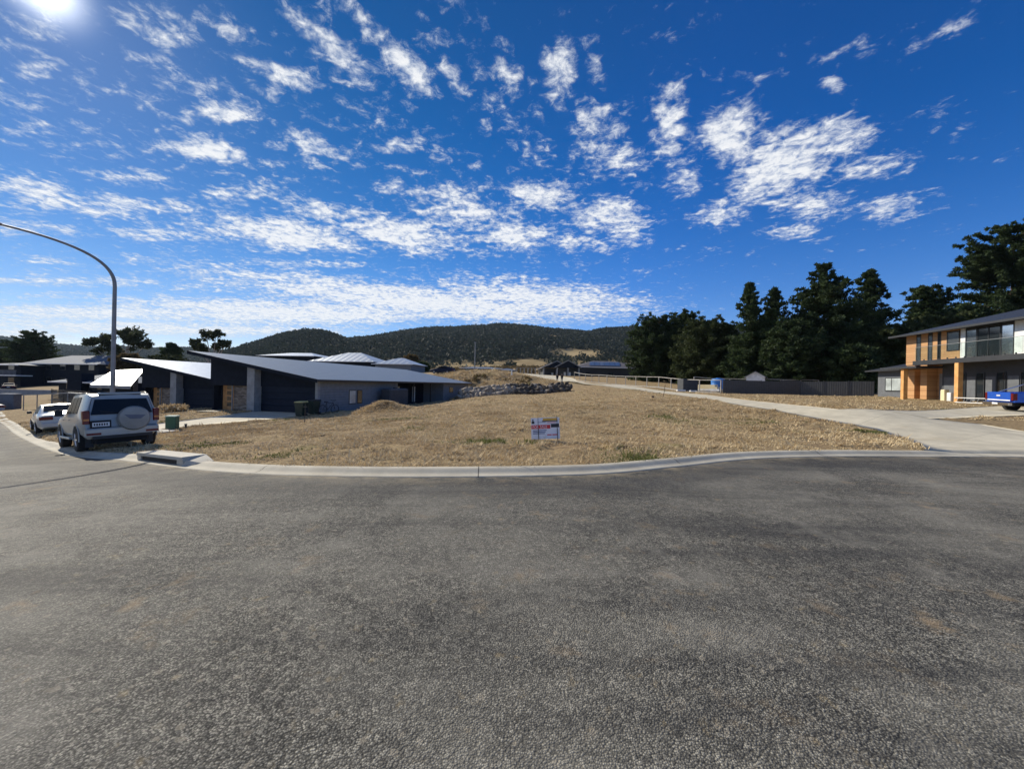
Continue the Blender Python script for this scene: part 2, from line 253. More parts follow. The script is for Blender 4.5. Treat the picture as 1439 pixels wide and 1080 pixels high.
# ------------------------------------------------------------------ mesh builder
class MB:
    def __init__(s): s.v=[]; s.f=[]; s.m=[]; s.mi=0
    def add(s, vs, fs):
        o=len(s.v); s.v+= [tuple(v) for v in vs]; s.f+=[tuple(i+o for i in f) for f in fs]; s.m+=[s.mi]*len(fs); return s
    def box(s,x0,x1,y0,y1,z0,z1):
        return s.add([(x,y,z) for z in (z0,z1) for x,y in ((x0,y0),(x1,y0),(x1,y1),(x0,y1))],[(0,3,2,1),(4,5,6,7),(0,1,5,4),(1,2,6,5),(2,3,7,6),(3,0,4,7)])
    def bbox(s,x0,x1,y0,y1,z0,z1,b):       # bevelled box (chamfered vertical and top edges)
        pts=[(x0+b,y0),(x1-b,y0),(x1,y0+b),(x1,y1-b),(x1-b,y1),(x0+b,y1),(x0,y1-b),(x0,y0+b)]
        pin=[(x0+2*b,y0+b),(x1-2*b,y0+b),(x1-b,y0+2*b),(x1-b,y1-2*b),(x1-2*b,y1-b),(x0+2*b,y1-b),(x0+b,y1-2*b),(x0+b,y0+2*b)]
        v=[(x,y,z0) for x,y in pts]+[(x,y,z1-b) for x,y in pts]+[(x,y,z1) for x,y in pin]
        fs=[tuple(range(7,-1,-1)),tuple(range(16,24))]
        for k in range(8):
            j=(k+1)%8; fs+=[(k,j,8+j,8+k),(8+k,8+j,16+j,16+k)]
        return s.add(v,fs)
    def hexa(s,a,b,up):                    # a: 4 bottom pts, b: 4 top pts
        return s.add(list(a)+list(b),[(0,3,2,1),(4,5,6,7),(0,1,5,4),(1,2,6,5),(2,3,7,6),(3,0,4,7)])
    def slab(s,poly,th):                   # planar polygon thickened downward by th (z)
        n=len(poly); v=[tuple(p) for p in poly]+[(p[0],p[1],p[2]-th) for p in poly]
        return s.add(v,[tuple(range(n)),tuple(range(2*n-1,n-1,-1))]+[(k,n+k,n+(k+1)%n,(k+1)%n) for k in range(n)])
    def panel(s,q,th,off=0):               # quad thickened along its normal, both ways
        q=[Vector(p) for p in q]; n=(q[1]-q[0]).cross(q[-1]-q[0]).normalized(); k=len(q)
        v=[p+n*(off+th) for p in q]+[p+n*off for p in q]
        return s.add(v,[tuple(range(k)),tuple(range(2*k-1,k-1,-1))]+[(i,k+i,k+(i+1)%k,(i+1)%k) for i in range(k)])
    def tube(s,pts,rad,n=8,cap=True):
        pts=[Vector(p) for p in pts]; m=len(pts); rad=[rad]*m if not hasattr(rad,'__len__') else rad; v=[]
        u=None
        for i,p in enumerate(pts):
            t=(pts[min(i+1,m-1)]-pts[max(i-1,0)]).normalized()
            if u is None: u=t.orthogonal().normalized()
            u=(u-t*u.dot(t)).normalized(); w=t.cross(u)
            for k in range(n):
                a=2*math.pi*k/n; v.append(p+(u*math.cos(a)+w*math.sin(a))*rad[i])
        f=[(i*n+k,i*n+(k+1)%n,(i+1)*n+(k+1)%n,(i+1)*n+k) for i in range(m-1) for k in range(n)]
        if cap: f+=[tuple(range(n-1,-1,-1)),tuple(range((m-1)*n,m*n))]
        return s.add(v,f)
    def lathe(s,prof,c=(0,0,0),n=20,axis='z'):
        v=[];m=len(prof)
        for r,h in prof:
            for k in range(n):
                a=2*math.pi*k/n; q=(r*math.cos(a),r*math.sin(a),h)
                if axis=='y': q=(q[0],q[2],-q[1])
                if axis=='x': q=(q[2],q[0],q[1])
                v.append((q[0]+c[0],q[1]+c[1],q[2]+c[2]))
        f=[(i*n+k,i*n+(k+1)%n,(i+1)*n+(k+1)%n,(i+1)*n+k) for i in range(m-1) for k in range(n)]
        f+=[tuple(range(n-1,-1,-1)),tuple(range((m-1)*n,m*n))]
        return s.add(v,f)
    def build(s,name,mats,parent=None,smooth=False,world=False,loc=None):
        if not isinstance(mats,(list,tuple)): mats=[mats]
        me=bpy.data.meshes.new(name); vs=s.v
        if world and parent is not None:
            mi=(Matrix.Translation(parent.location)@parent.rotation_euler.to_matrix().to_4x4()).inverted(); vs=[tuple(mi@Vector(v)) for v in vs]
        elif loc is not None: vs=[(v[0]-loc[0],v[1]-loc[1],v[2]-loc[2]) for v in vs]
        me.from_pydata(vs,[],s.f)
        for m_ in mats: me.materials.append(m_)
        if len(mats)>1: me.polygons.foreach_set('material_index',s.m)
        if smooth:
            me.polygons.foreach_set('use_smooth',[True]*len(me.polygons))
            try: me.set_sharp_from_angle(angle=R(38))
            except Exception: pass
        me.update(); o=bpy.data.objects.new(name,me); C.objects.link(o)
        if parent is not None: o.parent=parent
        elif loc is not None: o.location=loc
        return o
def tag(o,label,cat,group=None,kind=None):
    if label: o['label']=label
    if cat: o['category']=cat
    if group: o['group']=group
    if kind: o['kind']=kind
    return o
def root(name,label,cat,loc=(0,0,0),rz=0,group=None):
    o=bpy.data.objects.new(name,None); C.objects.link(o); o.location=loc; o.rotation_euler=(0,0,rz); o.empty_display_size=.3
    return tag(o,label,cat,group)
def copy_tree(o,parent=None):
    c=o.copy(); C.objects.link(c); c.parent=parent
    for ch in list(o.children): copy_tree(ch,c)
    return c
def mesh_np(name,V,Fc,mats,parent=None,midx=None,smooth=False,loc=(0,0,0)):
    me=bpy.data.meshes.new(name); V=np.asarray(V,np.float32); Fc=np.asarray(Fc,np.int32); k=Fc.shape[1]
    me.vertices.add(len(V)); me.vertices.foreach_set('co',V.ravel()); me.loops.add(Fc.size); me.loops.foreach_set('vertex_index',Fc.ravel())
    me.polygons.add(len(Fc)); me.polygons.foreach_set('loop_start',np.arange(0,Fc.size,k,dtype=np.int32))
    if smooth: me.polygons.foreach_set('use_smooth',np.ones(len(Fc),bool))
    for m_ in (mats if isinstance(mats,(list,tuple)) else [mats]): me.materials.append(m_)
    if midx is not None: me.polygons.foreach_set('material_index',np.asarray(midx,np.int32))
    me.update(calc_edges=True); me.validate()
    o=bpy.data.objects.new(name,me); C.objects.link(o); o.location=loc
    if parent is not None: o.parent=parent
    return o
def grid_faces(nx,ny):
    i,j=np.meshgrid(np.arange(nx-1),np.arange(ny-1),indexing='ij'); a=(i*ny+j).ravel()
    return np.c_[a,a+ny,a+ny+1,a+1]

# ------------------------------------------------------------------ paved areas (outlines)
near_edge=[ground_px(*p) for p in [(1301,634),(1272,620),(1230,606.5),(1186,598),(1123,585.5),(1040,571.5),(960,557.5),(900,549.5),(850,544)]]
far_edge =[ground_px(*p) for p in [(1439,609),(1380,599),(1308,590.8),(1240,579),(1179,578),(1123,571.5),(1040,562.5),(960,553),(900,546)]]
near_edge=[np.array([11.6,10.9])]+near_edge+[np.array(W(812,540.5,72))[:2],np.array(W(778,538,84))[:2],np.array(W(735,531,97))[:2],np.array([-12.,112.])]
far_edge =[np.array([24.,9.7])]+far_edge+[np.array(W(822,539,72))[:2],np.array(W(808,536.5,84))[:2],np.array(W(785,531,100))[:2],np.array([-4.,122.])]
n1=catmull(near_edge,1.0); n2=catmull(far_edge,1.0)
def resamp(P,n):
    s=np.r_[0,np.cumsum(np.linalg.norm(np.diff(P,axis=0),axis=1))]; t=np.linspace(0,s[-1],n); return np.c_[np.interp(t,s,P[:,0]),np.interp(t,s,P[:,1])]
def paired(A,B,n):                      # pair the control points, then resample both by index
    a=[];b=[]; idx=np.linspace(0,len(A)-1,n)
    A=np.array(A);B=np.array(B); ii=np.arange(len(A))
    return np.c_[np.interp(idx,ii,A[:,0]),np.interp(idx,ii,A[:,1])],np.c_[np.interp(idx,ii,B[:,0]),np.interp(idx,ii,B[:,1])]
EA,EB=paired(near_edge,far_edge,150)
DRIVE_POLY=np.r_[EA,EB[::-1]]
slab_a=[ground_px(*p) for p in [(1306,590.5),(1380,588),(1439,586)]]+[np.array([30.,17.])]
slab_b=[ground_px(*p) for p in [(1240,579),(1370,573.5),(1397,572)]]+[np.array([36.5,23.5])]
SA,SB=paired(slab_a,slab_b,40); SLAB_POLY=np.r_[SA,SB[::-1]]
pa=[np.array(W(365,581,28.9))[:2],ground_px(384,590.5),ground_px(335,596),ground_px(218,603),np.array([-17.6,15.9])]
pb=[np.array(W(441,582,27.9))[:2]+np.array([0,-.2]),ground_px(400,590),ground_px(345,599),ground_px(232,606),np.array([-16.3,15.0])]
pa=[np.array([-19.0,29.0]),np.array([-19.4,26.5]),np.array([-20.2,23.5]),np.array([-21.2,21]),np.array([-21.2,18.2])]
pb=[np.array([-14.1,28.0]),np.array([-14.9,25.2]),np.array([-16.6,22.3]),np.array([-17.9,19.6]),np.array([-17.8,16.1])]
PA,PB=paired(pa,pb,40); PATH_POLY=np.r_[PA,PB[::-1]]
unit_poly=[(-24.5,30.2),(-14.1,27.9),(-6.9,60.5),(-17,62.5)]
def ribbon(name,A,B,mat_,nw=9,h=.05,th=.1):
    n=len(A); V=np.zeros((n,nw,3))
    for j in range(nw):
        t=j/(nw-1); P=A*(1-t)+B*t; V[:,j,:2]=P; V[:,j,2]=G(P[:,0],P[:,1])+h+.3*smooth(38,80,P[:,1])+lot_lift(P[:,0],P[:,1])
    v=V.reshape(-1,3); f=grid_faces(n,nw)
    if True:
        e=[]; base=len(v); extra=[]
        for col in (0,nw-1):
            s0=len(v)+len(extra); idx=[i*nw+col for i in range(n)]
            extra+=[v[i]-np.array([0,0,th]) for i in idx]
            for i in range(n-1): e.append((idx[i],idx[i+1],s0+i+1,s0+i) if col==0 else (idx[i+1],idx[i],s0+i,s0+i+1))
        v=np.r_[v,np.array(extra)]; f=np.r_[f,np.array(e)]
    o=mesh_np(name,v,f,mat_,smooth=False); tag(o,None,None,kind='structure')
    M_=(A+B)/2; S_=np.r_[0,np.cumsum(np.linalg.norm(np.diff(M_,axis=0),axis=1))]; u_=np.zeros(len(v)); u_[:n*nw]=np.repeat(S_,nw); u_[n*nw:n*nw+n]=S_; u_[n*nw+n:]=S_
    l_=np.zeros(len(o.data.loops),np.int32); o.data.loops.foreach_get('vertex_index',l_); ul=o.data.uv_layers.new(name='UVMap'); ul.data.foreach_set('uv',np.c_[u_[l_],u_[l_]*0].astype(np.float32).ravel()); return o
def lot_lift(x,y):
    d=kerb_dist(x,y).reshape(np.shape(x)); return -.08+.165*smooth(.28,.50,d)
def pit_hf(x): return x

# ------------------------------------------------------------------ ground sheet
def spaced(a,b,step,far,growth=1.12):
    mid=list(np.arange(a,b+1e-6,step)); s=step; v=b; out=[]
    while v<far: s*=growth; v+=s; out.append(v)
    s=step; v=a; lo=[]
    while v>-far: s*=growth; v-=s; lo.append(v)
    return np.array(lo[::-1]+mid+out)
gx=spaced(-19,17,.11,3200); gy=spaced(6.5,22,.10,3200,1.04)
X,Y=np.meshgrid(gx,gy,indexing='ij'); xr=X.ravel(); yr=Y.ravel()
Z=G(xr,yr); d=kerb_dist(xr,yr)
paved=inpoly(xr,yr,DRIVE_POLY)|inpoly(xr,yr,SLAB_POLY)|inpoly(xr,yr,PATH_POLY)|inpoly(xr,yr,unit_poly)
rough_=np.where(paved|(d<.5),0,1.0)
near=1-smooth(60,140,np.hypot(xr,yr))
def lumps(x,y): return .050*fbm(x*1.15,y*1.15,3)+.17*np.abs(fbm(x*2.3+5,y*3.1,3))*smooth(-.25,.2,fbm(x*.4,y*.5,2))+.10*fbm(x*.22+9,y*.22,2)
Z=Z-.08+.165*smooth(.28,.50,d)+rough_*near*lumps(xr,yr)*smooth(.45,1.3,d)-np.where(paved,.05,0)
Z+= (1-near)*rough_*1.2*fbm(xr*.02,yr*.02,3)
def mound(x,y,c,rx,ry,h): return h*np.exp(-(((x-c[0])/rx)**2+((y-c[1])/ry)**2))
# raised fill behind the boulder wall
RW0=W(652,556,52); RW1=W(812,550,50)
def fill(x,y):
    xx=smooth(-10,-5,x)*(1-smooth(1.5,6,x)); return xx*.85*smooth(51.3,53.6,y)*(1-smooth(54,64,y))
Z+=fill(xr,yr)
Z+=-np.where(inpoly(xr,yr,unit_poly),.25,0)
ground=mesh_np('ground',np.c_[xr,yr,Z],grid_faces(len(gx),len(gy)),M['ground'],smooth=True); tag(ground,None,None,kind='structure')
def gz(x,y):
    x=np.asarray(x,float); y=np.asarray(y,float); d=kerb_dist(x,y).reshape(x.shape); r=1-smooth(60,140,np.hypot(x,y))
    pv=inpoly(x,y,DRIVE_POLY)|inpoly(x,y,SLAB_POLY)|inpoly(x,y,PATH_POLY)
    return G(x,y)-.08+.165*smooth(.28,.50,d)+np.where(pv,0,1)*r*lumps(x,y)*smooth(.45,1.3,d)+fill(x,y)
def gf(x,y): return float(gz(np.array([x]),np.array([y]))[0])

# ------------------------------------------------------------------ road, kerb
nk=len(KERB); rows=70; V=np.zeros((nk,rows,3))
for j in range(rows):
    t=(j/(rows-1))**1.6; back=np.c_[KERB[:,0]*1.1,np.full(nk,-40.)]
    P=(KERB+KN*.04)*(1-t)+back*t; V[:,j,:2]=P; V[:,j,2]=G(P[:,0],P[:,1])+.004
road=mesh_np('road',V.reshape(-1,3),grid_faces(nk,rows)[:,::-1],M['asphalt'],smooth=True); ea_=road.data.attributes.new('edge','FLOAT','POINT'); ea_.data.foreach_set('value',np.exp(-np.hypot(V[:,:,0]-KERB[:,None,0],V[:,:,1]-KERB[:,None,1])/.30).ravel().astype(np.float32)); tag(road,None,None,kind='structure')
PIT_A=np.array([-10.05,10.3]); PIT_B=np.array([-7.75,8.98])
def s_at(p): return KS[np.argmin(((KERB-p)**2).sum(1))]
sa,sb=s_at(PIT_A),s_at(PIT_B)
prof=[(0,.0,0),(.01,.016,0),(.12,.010,0),(.20,.02,0),(.26,.045,1),(.31,.080,1),(.37,.098,1),(.45,.102,1),(.49,.095,1),(.50,.0,1)]
V=np.zeros((nk,len(prof),3)); UV=np.zeros((nk,len(prof),2))
s_d=s_at(np.array([11.6,10.4]))
hf=1-.92*smooth(s_d-.3,s_d+1.3,KS)
hf=hf*(1-smooth(sa-.35,sa-.05,KS)*(1-smooth(sb+.05,sb+.35,KS)))
lp=s_at(np.array([-21.6,17.4])); hf=hf*(1-.75*np.exp(-((KS-lp)/2.6)**4))
zc=G(KERB[:,0],KERB[:,1])
for j,(dd,h,fl) in enumerate(prof):
    P=KERB+KN*dd; V[:,j,:2]=P
    V[:,j,2]=zc+(h if not fl else .02+(h-.02)*hf); UV[:,j,0]=KS; UV[:,j,1]=dd
kerb=mesh_np('kerb',V.reshape(-1,3),grid_faces(nk,len(prof))[:,::-1],M['kerb'],smooth=True)
uvl=kerb.data.uv_layers.new(name='UVMap'); li=np.zeros(len(kerb.data.loops),np.int32); kerb.data.loops.foreach_get('vertex_index',li)
uvl.data.foreach_set('uv',UV.reshape(-1,2)[li].astype(np.float32).ravel()); tag(kerb,None,None,kind='structure')
ribbon('driveway',EA,EB,M['conc'],15,.018); ribbon('driveway_branch',SA,SB,M['conc'],11,.026); ribbon('driveway_to_garage',PA,PB,M['conc'],7,.015)

# drain pit in the kerb
zb=g(-8.9,9.6); ax=(PIT_B-PIT_A); Lp=np.linalg.norm(ax); ang=math.atan2(ax[1],ax[0])
r=root('storm_drain_pit','concrete storm drain box with a long dark slot, set in the kerb','drain',(PIT_A[0],PIT_A[1],g(*PIT_A)),ang)
dz=(g(*PIT_B)-g(*PIT_A))/Lp
def tilt(b):
    b.v=[(x,y,z+dz*x) for x,y,z in b.v]; return b
tilt(MB().bbox(-.05,Lp+.05,.10,.60,.135,.215,.010)).build('lintel',M['pit'],r)
tilt(MB().box(-.05,.20,.12,.58,-.1,.133)).build('side_block',M['pit'],r); tilt(MB().box(Lp-.28,Lp+.05,.12,.58,-.1,.133)).build('side_block',M['pit'],r)
tilt(MB().box(.205,Lp-.285,.15,.56,-.15,.132)).build('slot_shade_block',M['dark'],r)  # black block fills the slot, standing in for the shade inside
b=MB(); b.hexa([(Lp+.055,.02,-.1),(Lp+.62,.02,-.1),(Lp+.62,.58,-.1),(Lp+.055,.58,-.1)],[(Lp+.055,.18,.14),(Lp+.62,.30,.07),(Lp+.62,.50,.105),(Lp+.055,.58,.21)],0); tilt(b).build('wing_block',M['pit'],r)

# ------------------------------------------------------------------ grass blades
def blades(name,pts,hs,mats,midx,nb=6,spread=.05,lean=.9,wid=.006):
    n=len(pts); n_b=n*nb
    c=np.repeat(pts,nb,axis=0)+np.c_[rng.normal(0,spread,(n_b,2)),np.zeros(n_b)]
    h=np.repeat(hs,nb)*rng.uniform(.5,1.2,n_b); a=rng.uniform(0,2*np.pi,n_b); ln=rng.uniform(.2,1.5,n_b)*lean*h
    w=wid*rng.uniform(.7,1.6,n_b)*(1+np.repeat(np.hypot(pts[:,0],pts[:,1]),nb)*.09); b2=a+np.pi/2
    p0=c-np.c_[np.cos(b2)*w,np.sin(b2)*w,np.full(n_b,.02)]; p1=c+np.c_[np.cos(b2)*w,np.sin(b2)*w,-np.full(n_b,.02)]
    p2=c+np.c_[np.cos(a)*ln,np.sin(a)*ln,h]
    V=np.stack([p0,p1,p2],1).reshape(-1,3); Fc=np.arange(len(V)).reshape(-1,3)
    return mesh_np(name,V,Fc,mats,midx=np.repeat(midx,nb))
def scatter(n,x0,x1,y0,y1,wfun):
    x=rng.uniform(x0,x1,n); y=y0+(y1-y0)*rng.random(n)**1.7
    k=wfun(x,y); return x[k],y[k]
def lot_ok(x,y):
    d=kerb_dist(x,y); ok=(d>.47)&~inpoly(x,y,DRIVE_POLY)&~inpoly(x,y,SLAB_POLY)&~inpoly(x,y,PATH_POLY)&~inpoly(x,y,unit_poly)
    return ok
xs,ys=[],[]
_xm=rng.uniform(-14,8,9000); _ym=rng.uniform(52.5,76,9000); xs.append(_xm); ys.append(_ym)
for a in ((150000,-17,17,7.4,30),(42000,-22,40,18,52),(26000,-32,-12,12,34)):
    x,y=scatter(*a,lot_ok); xs.append(x); ys.append(y)
x=np.concatenate(xs); y=np.concatenate(ys)
dn=fbm(x*.9,y*.9,4); keep=(dn+rng.uniform(-.3,.3,len(x)))>-.12; x=x[keep]; y=y[keep]
hh=.035+.11*np.clip(fbm(x*1.3+40,y*1.5,4)+.1,0,1)
gm=(fbm(x*.35+70,y*.35,3)+.12*rng.normal(size=len(x)))>.52
for c in (ground_px(410,645),ground_px(690,625),ground_px(560,590),ground_px(1240,611),ground_px(290,630)): gm|=(((x-c[0])/1.3)**2+((y-c[1])/.45)**2+.5*rng.normal(size=len(x)))<1
tall=rng.random(len(x))<.006; hh=np.where(tall,hh+.16,hh)
hh=np.where((y>52.5)&(x<8)&(x>-14),hh*4.2,hh)
o=blades('grass',np.c_[x,y,gz(x,y)],hh,[M['straw'],M['greenb']],gm.astype(int),nb=4,lean=1.25,wid=.0055); tag(o,'short dry straw coloured grass over the vacant lot and verges','grass',kind='stuff')
# ------------------------------------------------------------------ cars
def loft_body(name,st,mats,parent,holes=(),smooth=True):
    # st: list of stations, each a list of (x, halfwidth, z) from bottom centre to top centre
    n=len(st[0]); V=[]; fs=[]
    for s_ in st:
        ring=[(p[0],p[1],p[2]) for p in s_]+[(p[0],-p[1],p[2]) for p in s_[-2:0:-1]]
        V+=ring
    m=2*n-2
    for i in range(len(st)-1):
        for k in range(m): fs.append((i*m+k,i*m+(k+1)%m,(i+1)*m+(k+1)%m,(i+1)*m+k))
    fs.append(tuple(range(m-1,-1,-1))); fs.append(tuple(range((len(st)-1)*m,len(st)*m)))
    b=MB(); b.add(V,fs); o=b.build(name,mats,parent,smooth=False)
    import bmesh
    bm=bmesh.new(); bm.from_mesh(o.data); bmesh.ops.recalc_face_normals(bm,faces=bm.faces); bm.to_mesh(o.data); bm.free()
    if holes:
        cutters=[]
        for (hx,hz,hr,wy) in holes:
            cb=MB(); cb.lathe([(hr,-wy),(hr,wy)],(hx,0,hz),24,'y')
            c=cb.build('cutter',mats); cutters.append(c)
            # two side pockets instead of a through hole
        for c,(hx,hz,hr,wy) in zip(cutters,holes):
            md=o.modifiers.new('b','BOOLEAN'); md.object=c; md.operation='DIFFERENCE'; md.solver='EXACT'
        par=o.parent; o.parent=None; bpy.context.view_layer.update()
        dg=bpy.context.evaluated_depsgraph_get(); me=bpy.data.meshes.new_from_object(o.evaluated_get(dg)); o.modifiers.clear(); o.data=me; o.parent=par
        for c in cutters: bpy.data.objects.remove(c)
    if smooth:
        o.data.polygons.foreach_set('use_smooth',[True]*len(o.data.polygons))
        try: o.data.set_sharp_from_angle(angle=R(33))
        except Exception: pass
    return o
def wheel(parent,x,y,r_,w,side):
    o=MB().lathe([(r_*.62,-w/2),(r_*.93,-w/2),(r_,-w/2+.03),(r_,w/2-.03),(r_*.93,w/2),(r_*.62,w/2)],(0,0,0),28,'y').build('wheel',M['tyre'],parent,smooth=True); o.location=(x,y,r_)
    b=MB(); b.lathe([(r_*.63,-w/2+.01),(r_*.60,w/2*.2),(r_*.2,w/2*.2)],(0,0,0),24,'y')
    for k in range(6):
        a=k*math.pi/3; b.tube([(0,w*.42*side,0),(r_*.6*math.cos(a),w*.40*side,r_*.6*math.sin(a))],[.05,.035],6)
    b.lathe([(.07,w*.3),(.07,w*.49)] if side>0 else [(.07,-w*.49),(.07,-w*.3)],(0,0,0),12,'y')
    b.build('rim',M['rim'],o,smooth=True); return o
# generic car: front is +x.  rows: bottom, sill, waist, belt, roof edge, roof centre
def station(x,wb,zb,ws,zs,ww,zw,wl,zl,wr,zr,zc,xr=None,xl=None):
    xl=x if xl is None else xl; xr=x if xr is None else xr
    return [(x,0,zb),(x,wb,zb),(x,ws,zs),(x,ww,zw),(xl,wl,zl),(xr,wr,zr),(xr,0,zc)]
def lerp3(a,b,t): return tuple(a[i]*(1-t)+b[i]*t for i in range(3))
def side_glass(parent,st,i,j,t0,t1,u0,u1,name='side_window',m=None):
    for s in (1,-1):
        A0=st[i][4];A1=st[i][5];B0=st[j][4];B1=st[j][5]
        q=[]
        for (u,t) in ((u0[0],t0),(u1[0],t0),(u1[1],t1),(u0[1],t1)):
            p=lerp3(lerp3(A0,B0,u),lerp3(A1,B1,u),t); q.append((p[0],p[1]*s,p[2]))
        if s>0: q=q[::-1]
        MB().panel(q,.008,.002).build(name,m or M['sideglass'],parent)
def suv(label):
    r=root('parked_four_wheel_drive',label,'car')
    S=station
    st=[S(-2.30,.70,.46,.80,.60,.86,.92,.84,1.12,.66,1.74,1.78,-2.12,-2.28),
        S(-2.18,.74,.40,.88,.58,.92,.92,.87,1.14,.70,1.80,1.84,-1.98,-2.14),
        S(-1.3,.78,.38,.90,.55,.935,.92,.885,1.14,.715,1.83,1.87),
        S(-.2,.78,.38,.90,.55,.935,.92,.885,1.13,.715,1.83,1.88),
        S(.55,.78,.38,.90,.55,.935,.92,.88,1.12,.70,1.80,1.85,.35),
        S(1.05,.78,.38,.90,.55,.93,.90,.87,1.10,.84,1.14,1.17),
        S(1.9,.76,.42,.88,.58,.91,.85,.85,1.04,.78,1.07,1.10),
        S(2.3,.70,.46,.80,.60,.84,.80,.78,.96,.68,.99,1.0)]
    loft_body('body',st,M['silver'],r,[(-1.42,.37,.46,1.2),(1.36,.37,.46,1.2)])
    b=MB(); b.box(-2.1,2.1,-.66,.66,.27,.8); b.build('underbody',M['dark'],r); MB().tube([(-1.42,-.7,.36),(-1.42,.7,.36)],.13,10).build('axle',M['dark'],r); MB().bbox(-2.2,-1.9,-.62,.62,.24,.50,.02).build('fuel_tank',M['dark'],r)  # underbody lowered and tank added, black, to darken the gap below the car
    side_glass(r,st,2,3,.10,.86,(.02,.04),(.46,.46),'rear_side_window'); side_glass(r,st,2,3,.10,.86,(.52,.52),(.97,.97),'rear_door_window'); side_glass(r,st,3,4,.10,.86,(.03,.03),(.96,1.0),'front_door_window')
    # windscreen
    A=st[4];B=st[5]; MB().panel([(A[5][0]+.03,.64,1.80),(A[5][0]+.03,-.64,1.80),(B[5][0]-.05,-.76,1.17),(B[5][0]-.05,.76,1.17)],.01,.0).build('windscreen',M['cglassd'],r)
    # rear face, a little proud
    def rear(y0,z0,y1,z1,yt=None,off=0):
        def xz(z): return -2.285+(.165*(z-1.12)/.62 if z>1.12 else -.015*(1.12-z)/.2)
        yt=yt or y1
        return [(xz(z0)-off,y1 if i==0 else y0,z0) for i in ()]
    def rp(y,z,off=.0):
        x=-2.285+ .17*max(0,(z-1.12))/.62 - .012; return (x-off,y,z)
    MB().panel([rp(.80,1.02),rp(.66,1.70),rp(-.66,1.70),rp(-.80,1.02)][::-1],.01).build('tail_door',M['silver'],r)
    MB().panel([rp(.72,1.16,.012),rp(.61,1.64,.012),rp(-.61,1.64,.012),rp(-.72,1.16,.012)][::-1],.008).build('rear_window',M['cglassd'],r)
    w=MB(); w.lathe([(.10,-2.30),(.375,-2.30),(.395,-2.34),(.395,-2.47),(.36,-2.53),(.2,-2.545)][::-1],(0,-.24,1.0),32,'x'); w.v=[(x,y,z) for x,y,z in w.v]
    sp=w.build('spare_wheel_cover',M['wheelgrey'],r,smooth=True)
    b=MB(); b.panel([(-2.556,-.50,1.09),(-2.556,.02,1.13),(-2.556,-.12,.98),(-2.556,-.38,.97)][::-1],.006); b.build('emblem_panel',M['emblem'],sp)
    for sy in (-.80,.795): MB().panel([rp(sy,1.02,.011),rp(sy+.012,1.02,.011),rp(sy*.84+.01,1.66,.011),rp(sy*.84,1.66,.011)][::-1],.004).build('door_seam',M['frame'],r)
    MB().box(-2.312,-2.298,-.80,.80,.748,.762).build('door_seam',M['frame'],r); MB().tube([(-2.31,.12,1.19),(-2.28,.50,1.26)],.012,6).build('wiper',M['black'],r)
    MB().box(-2.36,-2.30,.28,.74,.70,.98).build('plate_recess',M['dark'],r)
    p=MB().box(-2.372,-2.36,.32,.70,.79,.92).build('number_plate',M['white'],r)
    b=MB()
    for k in range(6): b.box(-2.376,-2.372,.36+k*.055,.36+k*.055+.035,.82,.89)
    b.build('plate_characters',M['frame'],p)
    for s in (1,-1):
        b=MB(); y0,y1=sorted((s*.74,s*.895)); b.bbox(-2.325,-2.06,y0,y1,.88,1.30,.02); t=b.build('tail_light',M['red'],r)
        b=MB(); y0,y1=sorted((s*.76,s*.88)); b.box(-2.333,-2.325,y0,y1,.98,1.04); b.build('lens',M['amber'],t)
        y0,y1=sorted((s*.52,s*.84)); MB().box(-2.445,-2.43,y0,y1,.53,.60).build('reflector',M['red'],r)
        b=MB(); y0,y1=sorted((s*.93,s*1.12)); b.bbox(.62,.76,y0,y1,1.12,1.34,.02); b.build('door_mirror',M['black'],r)
        b=MB(); b.tube([(-1.75,s*.70,1.82),(-1.6,s*.70,1.865),(.05,s*.70,1.865),(.2,s*.69,1.82)],.014,6); b.build('roof_rail',M['black'],r,smooth=True)
        y0,y1=sorted((s*.62,s*.80)); MB().box(-1.98,-1.96,y0,y1,.14,.42).build('mud_flap',M['black'],r)
        b=MB(); y0,y1=sorted((s*.90,s*1.0)); b.bbox(-.85,.85,y0,y1,.38,.44,.01); b.build('side_step',M['silver'],r)
        for hx in (-.18,.85):
            b=MB(); y0,y1=sorted((s*.90,s*.945)); b.box(hx-.2,hx-.06,y0,y1,.99,1.02); b.build('door_handle',M['silver'],r)
        for hx in (-1.42,1.36):   # wheel arch flares
            b=MB(); b.tube([(hx+.475*math.cos(a),s*.918,.38+.475*math.sin(a)) for a in np.linspace(-.1,math.pi+.1,14)],.018,6); b.build('arch_flare',M['silver'],r,smooth=True)
        for hx in (-1.42,1.36): wheel(r,hx,s*.80,.38,.26,s)
        y0,y1=sorted((s*.45,s*.78)); MB().bbox(2.26,2.34,y0,y1,.78,.95,.01).build('headlight',M['clear'],r)
    b=MB(); b.bbox(-2.43,-2.2,-.86,.86,.50,.74,.04); b.build('rear_bumper',M['silver'],r); MB().box(-2.40,-2.25,-.70,.70,.40,.50).build('bumper_underside',M['black'],r)
    b=MB(); b.bbox(2.2,2.42,-.82,.82,.45,.74,.04); b.build('front_bumper',M['silver'],r)
    b=MB(); b.bbox(-2.12,-1.88,-.5,.5,1.80,1.86,.02); b.build('roof_spoiler',M['silver'],r)
    return r
